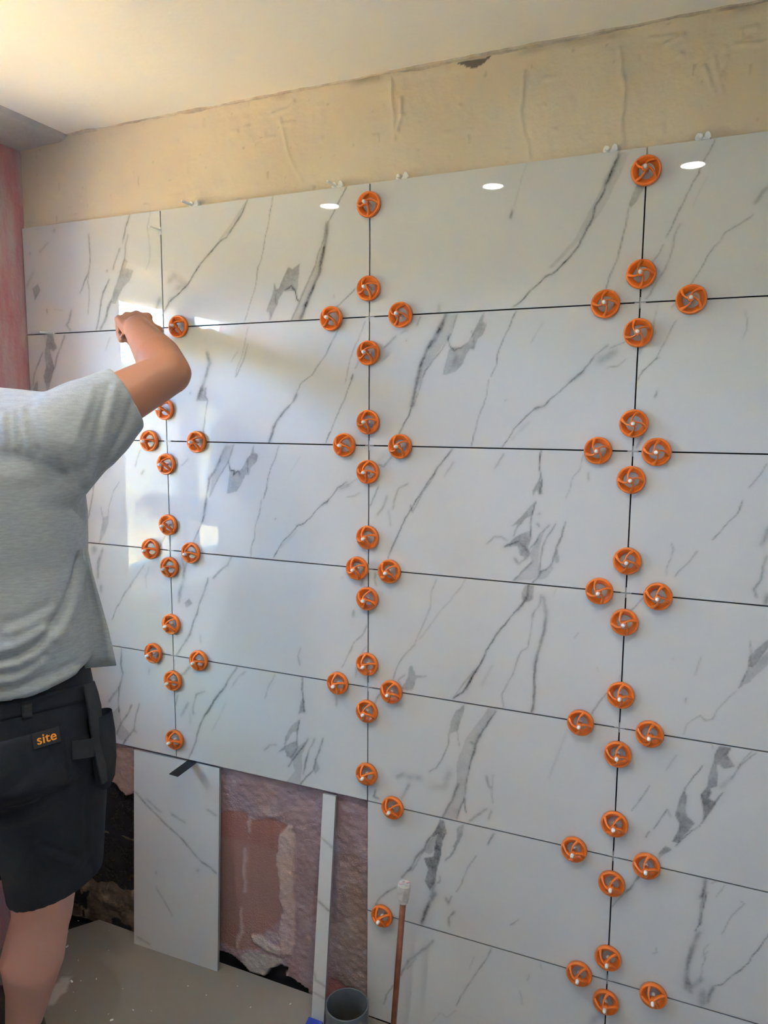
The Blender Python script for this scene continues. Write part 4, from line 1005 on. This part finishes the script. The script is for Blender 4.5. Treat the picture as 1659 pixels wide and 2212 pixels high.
# other arm, forearm brought forward
chain(bm, [(SL + RT*0.03, .066), (SL.lerp(EL, .6), .052), (EL, .044)]); chain(bm, [(EL, .044), (EL.lerp(WL, .35), .047), (WL, .032)])
ul = (WL - EL).normalized(); hand(bm, WL, ul, (-RT + UP*0.4), (0.45, 0.5, 0.3), -1)
# legs
for hip, kn, an in ((hipR, kneeR, ankR), (hipL, kneeL, ankL)):
    kb = kn - FW*0.01
    chain(bm, [(hip, .098), (hip.lerp(kn, .5), .085), (kn, .066)])
    calf = kn.lerp(an, .34) - FW*0.018
    chain(bm, [(kb, .065), (calf, .071), (kn.lerp(an, .68), .055), (an, .043)])
    capsule(bm, an - UP*0.03, .040, an - UP*0.05 + FT*0.13, .034)
M['skin'] = mat('skin', (0.36, 0.165, 0.095), 0.5, 0.4, noise=(14, 0.5, (0.40, 0.18, 0.11)), bump=(160, 0.10, 0.004))
# lower skin made paler to stand in for ambient light on the legs
nt = M['skin'].node_tree; bsdf = nt.nodes['Principled BSDF']; src = bsdf.inputs['Base Color'].links[0].from_socket
ge = nt.nodes.new('ShaderNodeNewGeometry'); sx = nt.nodes.new('ShaderNodeSeparateXYZ'); nt.links.new(ge.outputs['Position'], sx.inputs[0])
rgn = nt.nodes.new('ShaderNodeMapRange'); rgn.inputs[1].default_value = 0.6; rgn.inputs[2].default_value = 1.0; rgn.inputs[3].default_value = 1; rgn.inputs[4].default_value = 0
nt.links.new(sx.outputs[2], rgn.inputs[0])
mxs = nt.nodes.new('ShaderNodeMix'); mxs.data_type = 'RGBA'; mxs.inputs[7].default_value = (0.60, 0.32, 0.25, 1)
nt.links.new(rgn.outputs[0], mxs.inputs[0]); nt.links.new(src, mxs.inputs[6]); nt.links.new(mxs.outputs[2], bsdf.inputs['Base Color'])
bs = M['skin'].node_tree.nodes['Principled BSDF']
bs.inputs['Subsurface Weight'].default_value = 0.08; bs.inputs['Subsurface Radius'].default_value = (0.02, 0.008, 0.004); bs.inputs['Subsurface Scale'].default_value = 0.4
person = link('person', remesh(bm, 0.0048, 6, 0.5), M['skin'], None, 'man in a grey t-shirt and dark work shorts reaching up to the tiles', 'person', smooth=True)

def bvh_of(me): return BVHTree.FromPolygons([v.co for v in me.vertices], [p.vertices for p in me.polygons])
def coords(me):
    a = np.zeros(len(me.vertices)*3); me.vertices.foreach_get('co', a); return a.reshape(-1, 3)
def normals(me):
    a = np.zeros(len(me.vertices)*3); me.vertex_normals.foreach_get('vector', a); return a.reshape(-1, 3)
def dist3(P, pts):
    best = np.full(len(P), 1e9)
    for a, b in zip(pts[:-1], pts[1:]):
        a, b = np.array(a), np.array(b); d = b-a; t = np.clip((P-a)@d/(d@d+1e-12), 0, 1)
        best = np.minimum(best, np.linalg.norm(P-a-t[:, None]*d, axis=1))
    return best
def fold(me, bvh, lines):
    """raise ridges and press creases into cloth along lines found on its surface"""
    P = coords(me); N = normals(me); D = np.zeros(len(P))
    for h, w, pl in lines:
        pts = []
        for px, py in pl:
            hit = bvh.ray_cast(CAM, ray(px, py).normalized())[0]
            if hit: pts.append(tuple(hit))
        if len(pts) > 1: D += h*np.exp(-(dist3(P, pts)/w)**2)
    D += 0.0016*fbm(P[:, 0]*9 + P[:, 1]*4, P[:, 2]*14, 3, 5)
    P = P + N*D[:, None]
    me.vertices.foreach_set('co', P.ravel()); me.update()

# t-shirt: loose body flaring to the hem, wide sleeve on the raised arm
bm = bmesh.new()
NSEG = 56
def torso_ring(c, a, b, dz=None, p=2.3):
    out = []
    for i in range(NSEG):
        t = 2*math.pi*i/NSEG
        ct, st = math.cos(t), math.sin(t)
        x = a*math.copysign(abs(ct)**(2/p), ct); y = b*math.copysign(abs(st)**(2/p), st)
        out.append(c + RT*x + FW*y + UP*(dz(x, y) if dz else 0))
    return out
def zc(px, z):
    """centre of the body on the ray column px, at height z"""
    q = pelvis.lerp(chest, (z - pelvis.z)/(chest.z - pelvis.z)); q = q.copy(); q.z = z
    return q + RT*px
hem = lambda x, y: 0.022*smooth01(0.10, 0.24, np.array(x))*1.0 + 0.02*(y/0.15)
bk = lambda q, d: q - FW*d
R_ = [torso_ring(zc(.004, 1.046), .190, .152, hem), torso_ring(zc(.004, 1.054), .200, .160, hem), torso_ring(zc(.004, 1.09), .201, .160, lambda x, y: .6*hem(x, y)), torso_ring(zc(.002, 1.16), .197, .152, None, 2.4), torso_ring(zc(.0, 1.27), .190, .144, None, 2.5),
      torso_ring(bk(zc(.002, 1.38), .008), .194, .142, None, 2.6), torso_ring(bk(zc(.0, 1.47), .018), .192, .140, None, 2.6), torso_ring(bk(zc(-.005, 1.535), .026), .170, .126), torso_ring(bk(zc(-.012, 1.580), .024), .125, .098), torso_ring(bk(zc(-.018, 1.602), .014), .084, .080)]
rings(bm, [[tuple(float(q) for q in p_) for p_ in r_] for r_ in R_])
slv = S.lerp(E_, .60)
d_, uu, vv = frame(E_ - S)
def sleeve_ring(c, r, drop=0.0):
    return [c + (uu*math.cos(2*math.pi*i/32) + vv*math.sin(2*math.pi*i/32))*r - UP*drop*max(0, -(uu*math.cos(2*math.pi*i/32) + vv*math.sin(2*math.pi*i/32)).z) for i in range(32)]
rings(bm, [sleeve_ring(S - d_*0.05, .075, .0), sleeve_ring(S, .086, .015), sleeve_ring(S.lerp(E_, .25), .082, .040), sleeve_ring(S.lerp(E_, .42), .074, .032), sleeve_ring(S.lerp(E_, .54), .070, .014), sleeve_ring(slv, .069, .008)])
capsule(bm, chest + UP*0.16 - FW*0.04, .10, S - UP*0.015 - FW*0.012, .088)
capsule(bm, chest + RT*0.10 + UP*0.05 - FW*0.05, .082, S.lerp(E_, .30) - UP*0.045, .062)
capsule(bm, chest + RT*0.09 + UP*0.10 - FW*0.05, .088, S.lerp(E_, .15) - UP*0.03, .075)
capsule(bm, neck - UP*0.015, .070, S + UP*0.012, .070)
dl = (EL - SL).normalized()
capsule(bm, SL + RT*0.06, .085, SL + dl*0.16, .072)
capsule(bm, chest + UP*0.17, .10, SL, .080)
shirt_me = remesh(bm, 0.0055, 14, 0.5)
bv = bvh_of(shirt_me)
c3 = lambda *p_: [(x/2.9625, 600 + y/2.9625) for x, y in p_]
c4 = lambda *p_: [(x/2.9625, 1200 + y/2.9625) for x, y in p_]
fold(shirt_me, bv, [
    (-.0022, .006, c3((205,812),(260,880),(330,960),(430,1160),(500,1300),(545,1370))),
    (.003, .010, c3((235,840),(310,950),(400,1130),(470,1270))),
    (.0045, .009, c3((30,880),(35,960),(45,1060))), (-.004, .007, c3((60,880),(62,980),(70,1060))), (.0045, .009, c3((88,870),(92,980),(105,1080))), (-.004, .007, c3((115,860),(125,980),(140,1090))), (.004, .009, c3((140,850),(155,980),(180,1100))), (-.0035, .007, c3((175,840),(205,980),(240,1120))),
    (-.007, .007, c3((700,690),(650,860),(590,1080),(550,1340))), (.007, .012, c3((735,690),(690,880),(630,1100),(575,1300))),
    (-.006, .010, c3((850,800),(800,960),(700,1130),(620,1260))), (.004, .012, c3((600,720),(540,900),(470,1060))), (-.004, .008, c3((640,700),(590,860),(530,1000))),
    (.009, .012, c4((-40,620),(60,600),(170,555),(280,480))), (-.008, .010, c4((-40,670),(100,640),(230,570),(330,470))), (.009, .012, c4((-40,725),(110,700),(250,620),(350,500))), (-.007, .009, c4((-40,765),(130,740),(280,640))),
    (.008, .010, c4((-40,800),(80,795),(180,745),(260,690))), (-.006, .009, c4((0,860),(160,830),(330,760),(480,690))), (.005, .012, c4((160,880),(330,800),(480,740))),
    (-.009, .009, c4((500,20),(470,160),(410,330),(340,430))), (.006, .013, c4((540,60),(510,200),(450,380),(360,520))), (.005, .012, c4((330,350),(200,430),(90,480))), (-.004, .010, c4((300,330),(170,400),(40,430))),
    (-.008, .006, c4((570,170),(600,330),(618,520),(622,700))), (.004, .010, c4((450,500),(330,620),(200,680)))])
M['jersey'] = mat('grey_jersey', (0.255, 0.275, 0.285), 0.9, 0.15, noise=(55, 0.75, (0.335, 0.36, 0.365), (1, 1, 5)), bump=(420, 0.35, 0.002))
bn = M['jersey'].node_tree.nodes['Principled BSDF']; bn.inputs['Sheen Weight'].default_value = 0.25
shirt = link('t_shirt', shirt_me, M['jersey'], person, label='grey marl t-shirt, creased at the hem', smooth=True)
# loose front panel of the shirt hanging past the hip
bm = bmesh.new()
fl = []
for y_, xa, xb, dp in ((1185, 172, 188, 1.56), (1240, 172, 199, 1.565), (1300, 174, 216, 1.57), (1365, 178, 234, 1.575), (1410, 180, 244, 1.58), (1438, 182, 250, 1.58)):
    row = [at(xa + (xb-xa)*t, y_ + (6*(1-t) if y_ > 1430 else 0), dp + .012*math.sin(t*3.0)) for t in (0, .2, .4, .6, .8, 1)]
    fl.append([tuple(p_) for p_ in row] + [tuple(p_ + FW*0.005) for p_ in row[::-1]])
rings(bm, fl)
link('front_panel', tomesh(bm), M['jersey'], shirt, smooth=True)
# collar band and sleeve hem
def band(bm, c, d, r, t, w, squash=1.0, seg=48):
    d, a, b = frame(d)
    prof = [(r, -w), (r+t, -w), (r+t, w), (r, w)]
    rs = [[c + (a*math.cos(2*math.pi*i/seg)*rr*squash + b*math.sin(2*math.pi*i/seg)*rr) + d*h_ for i in range(seg)] for rr, h_ in prof]
    v = rings(bm, rs, closed_ends=False)
    for i in range(seg): bm.faces.new((v[-1][i], v[-1][(i+1) % seg], v[0][(i+1) % seg], v[0][i]))
bm = bmesh.new(); band(bm, zc(-.018, 1.604), UP*1.0 - FW*0.15, .070, .016, .011)
link('collar', tomesh(bm), M['jersey'], shirt, smooth=True)

# dark work shorts
bm = bmesh.new()
hemR = at(120, 1905, 1.70); hemR = Vector((hemR.x, hemR.y, hemR.z))
hemL = Vector((kneeL.x + 0.01, kneeL.y, hemR.z))
rings(bm, [[tuple(q) for q in torso_ring(zc(.0, z), a, b, None, 2.2)] for z, a, b in ((1.085, .182, .135), (1.00, .192, .146), (.92, .198, .152), (.84, .196, .148), (.80, .17, .12))])
def leg_ring(c, r, tilt=0.0, e=1.0):
    return [c + RT*(r*math.cos(2*math.pi*i/36)) + FW*(r*e*math.sin(2*math.pi*i/36)) + UP*tilt*(r*math.cos(2*math.pi*i/36)) for i in range(36)]
for hip, hm, tl in ((hipR, hemR, .28), (hipL, hemL, 0)):
    top_ = hip + UP*0.02
    rings(bm, [[tuple(q) for q in leg_ring(top_, .118)], [tuple(q) for q in leg_ring(top_.lerp(hm, .35), .122)], [tuple(q) for q in leg_ring(top_.lerp(hm, .7), .112, tl*.6)], [tuple(q) for q in leg_ring(hm, .103, tl)]])
shorts_me = remesh(bm, 0.006, 5, 0.5)
bw = bvh_of(shorts_me)
c5 = lambda *p_: [(x/2.9625, 1600 + y/2.9625) for x, y in p_]
fold(shorts_me, bw, [(-.007, .010, c5((20,330),(150,250),(260,150),(330,80))), (.006, .014, c5((60,360),(200,270),(310,160))), (-.006, .010, c5((0,480),(200,420),(330,330),(440,240))), (.006, .012, c5((0,520),(220,470),(360,380))),
    (-.005, .008, c5((250,660),(330,690),(450,720),(560,790))), (.005, .012, c5((240,700),(340,740),(470,780))), (-.004, .006, c5((555,250),(548,450),(555,700),(600,850))), (.004, .012, c5((200,640),(160,760),(110,880))), (-.003, .004, [(0, 1602), (70, 1585), (130, 1562)]), (-.004, .008, [(0, 1545), (60, 1540), (150, 1505)])])
M['work_cloth'] = mat('dark_work_cloth', (0.010, 0.0125, 0.018), 0.8, 0.25, noise=(9, 0.7, (0.022, 0.024, 0.028)), bump=(500, 0.3, 0.002))
M['work_cloth2'] = mat('worn_work_cloth', (0.022, 0.024, 0.028), 0.85, 0.25, noise=(30, 0.6, (0.035, 0.036, 0.038)), bump=(500, 0.3, 0.002))
shorts = link('shorts', shorts_me, M['work_cloth'], person, label='dark navy work shorts with holster pockets', smooth=True)
bw = bvh_of(shorts_me)

def patch_on(bvh, quad, nu, nv, lift, thick, name, m, parent, wobble=0):
    """cloth panel that follows the surface below it; quad gives its corners"""
    F_, B_ = [], []
    ok_ = None
    for j in range(nv+1):
        for i in range(nu+1):
            s_, t_ = i/nu, j/nv
            px = (quad[0][0]*(1-s_) + quad[1][0]*s_)*(1-t_) + (quad[3][0]*(1-s_) + quad[2][0]*s_)*t_
            py = (quad[0][1]*(1-s_) + quad[1][1]*s_)*(1-t_) + (quad[3][1]*(1-s_) + quad[2][1]*s_)*t_
            loc, nrm, _, _ = bvh.ray_cast(CAM, ray(px, py).normalized())
            if loc is None: loc, nrm = ok_
            ok_ = (loc, nrm)
            if nrm.dot(CAM - loc) < 0: nrm = -nrm
            F_.append(loc + nrm*(lift + thick)); B_.append(loc + nrm*(lift - .004))
    n_all = len(F_)
    idx = lambda i, j: j*(nu+1) + i
    fs = []
    for j in range(nv):
        for i in range(nu):
            q = (idx(i, j), idx(i+1, j), idx(i+1, j+1), idx(i, j+1)); fs.append(q); fs.append(tuple(n_all + k for k in q[::-1]))
    edge = [idx(i, 0) for i in range(nu+1)] + [idx(nu, j) for j in range(1, nv+1)] + [idx(i, nv) for i in range(nu-1, -1, -1)] + [idx(0, j) for j in range(nv-1, 0, -1)]
    for a, b in zip(edge, edge[1:] + edge[:1]): fs.append((b, a, n_all + a, n_all + b))
    me = bpy.data.meshes.new(name); me.from_pydata([tuple(p_) for p_ in F_ + B_], [], fs); me.update()
    bm2 = bmesh.new(); bm2.from_mesh(me); bmesh.ops.recalc_face_normals(bm2, faces=bm2.faces); bm2.to_mesh(me); bm2.free()
    return link(name, me, m, parent, smooth=True)
pk = patch_on(bw, [(-60, 1620), (134, 1566), (150, 1700), (-60, 1760)], 14, 12, .001, .0025, 'back_pocket', M['work_cloth'], shorts)
patch_on(bw, [(-40, 1528), (186, 1478), (192, 1512), (-40, 1566)], 18, 4, .001, .003, 'waistband', M['work_cloth'], shorts)
patch_on(bw, [(46, 1522), (68, 1517), (70, 1548), (48, 1553)], 3, 5, .004, .003, 'belt_loop', M['work_cloth2'], shorts)
# hammer loop standing off the hip
bm = bmesh.new()
A_, B2 = at(150, 1622, 1.50), at(207, 1612, 1.545)
hA = bw.ray_cast(CAM, ray(152, 1622).normalized())[0] or A_
outd = ((CAM - hA).normalized()*.6 + RT*.8).normalized()
hB = bw.ray_cast(CAM, ray(198, 1612).normalized())[0] or B2
rs = []
for i in range(13):
    t = i/12
    p_ = hA.lerp(hB, t) + outd*(0.022*math.sin(math.pi*t) + .004)
    rs.append([p_ + UP*0.021, p_ + UP*0.021 + outd*.003, p_ - UP*0.019 + outd*.003, p_ - UP*0.019])
rings(bm, rs)
link('hammer_loop', tomesh(bm), M['work_cloth2'], shorts)
# holster pocket hanging at the hip, mouth open
bm = bmesh.new()
prof = [(1478, 196, .012, .006), (1505, 206, .020, .010), (1540, 216, .030, .020), (1580, 222, .030, .022), (1640, 226, .029, .021), (1680, 227, .025, .016), (1700, 228, .012, .008)]
ax_l = (RT*0.35 + FW*0.94).normalized(); ax_o = (RT*0.94 - FW*0.35).normalized()
hp = []
for py, px, wl, wo_ in prof:
    c = at(px, py, 1.585)
    hp.append([tuple(c + ax_l*(wl*1.0*math.cos(2*math.pi*i/24)) + ax_o*(wo_*math.sin(2*math.pi*i/24))) for i in range(24)])
rings(bm, hp[2:], closed_ends=False)
inner = [[tuple(Vector(p_).lerp(sum((Vector(q) for q in r_), Vector())/24, .10)) for p_ in r_] for r_ in hp[2:]]
v1 = rings(bm, inner, closed_ends=False)
bm.verts.ensure_lookup_table()
bm.faces.new(v1[-1])
link('holster_pocket', tomesh(bm), M['work_cloth'], shorts, smooth=True)
bm = bmesh.new()
st = []
for py, px, hw2 in ((1476, 190, .012), (1500, 197, .013), (1530, 203, .014), (1600, 209, .012), (1690, 224, .006)):
    c = at(px, py, 1.555)
    st.append([c - ax_l*hw2*1.3, c + ax_l*hw2*1.3, c + ax_l*hw2*1.3 + ax_o*.004, c - ax_l*hw2*1.3 + ax_o*.004])
rings(bm, [[tuple(q) for q in r_] for r_ in st])
link('holster_flap', tomesh(bm), M['work_cloth2'], shorts)
# woven label: black patch with orange lettering
fc = bpy.data.curves.new('site', 'FONT'); fc.body = 'site'; fc.size = 0.027; fc.extrude = 0.0004; fc.offset = 0.00025; fc.align_x = 'CENTER'; fc.align_y = 'CENTER'
to = bpy.data.objects.new('tmp_text', fc); COL.objects.link(to)
dg = bpy.context.evaluated_depsgraph_get()
tme = bpy.data.meshes.new_from_object(to.evaluated_get(dg)); bpy.data.objects.remove(to)
M['orange_thread'] = mat('orange_thread', (0.80, 0.27, 0.02), 0.7)
qs = [bw.ray_cast(CAM, ray(*q).normalized())[0] for q in ((99, 1593), (76, 1600), (122, 1586), (97, 1578), (101, 1608))]
ex = (qs[2] - qs[1]).normalized(); ez = ex.cross(qs[3] - qs[4]).normalized()
if ez.dot(CAM - qs[0]) < 0: ez = -ez
ey = ez.cross(ex)
p0 = qs[0] + ez*(max((q - qs[0]).dot(ez) for q in qs) + 0.006)
mw = Matrix.Translation(p0) @ Matrix((ex, ey, ez)).transposed().to_4x4()
lp = link('label_patch', boxmesh(-.026, .026, -.0155, .0155, -.004, 0, .0006), M['black'], shorts); lp.matrix_world = mw
lt = link('lettering', tme, M['orange_thread'], shorts, label='orange lettering site'); lt.matrix_world = mw @ Matrix.Translation((0, 0, .0006))
# short hair, eyes and boots
bm = bmesh.new()
ellipsoid(bm, head + UP*0.022 - look*0.020, side*0.080, look*0.098, UP*0.100)
ellipsoid(bm, head - look*0.045 - UP*0.02, side*0.072, look*0.060, UP*0.075)
M['hair'] = mat('grey_hair', (0.10, 0.085, 0.07), 0.7, noise=(120, 0.8, (0.25, 0.23, 0.21)))
link('hair', remesh(bm, .005, 3), M['hair'], person, smooth=True)
M['eye'] = mat('eye', (0.75, 0.74, 0.72), 0.2)
for s_ in (-1, 1):
    bm = bmesh.new(); ellipsoid(bm, head + look*0.080 + side*s_*0.031 + UP*0.010, side*0.013, look*0.010, UP*0.007); link('eye', tomesh(bm), M['eye'], person, smooth=True)
M['boot'] = mat('boot_leather', (0.05, 0.04, 0.03), 0.6); M['sole'] = mat('boot_sole', (0.015, 0.015, 0.015), 0.8)
for an in (ankR, ankL):
    bm = bmesh.new()
    f0 = Vector((an.x, an.y, 0))
    capsule(bm, f0 + UP*0.055, .048, f0 + UP*0.065, .048); capsule(bm, f0 + UP*0.052 - FT*0.02, .045, f0 + UP*0.048 + FT*0.15, .043); capsule(bm, f0 + UP*0.05 + FT*0.15, .043, f0 + UP*0.045 + FT*0.165, .040)
    b_ = link('boot', remesh(bm, .006, 3), M['boot'], person, smooth=True)
    pts = []
    for i in range(28):
        t = 2*math.pi*i/28
        pts.append(f0 + FT*(0.065 + .148*math.cos(t)) + FT.cross(UP)*(.050*math.sin(t)*(1 + .1*math.cos(t))))
    bm = bmesh.new(); rings(bm, [[tuple(p_ + UP*.0008) for p_ in pts], [tuple(p_ + UP*.022) for p_ in pts]])
    link('sole', tomesh(bm), M['sole'], b_)
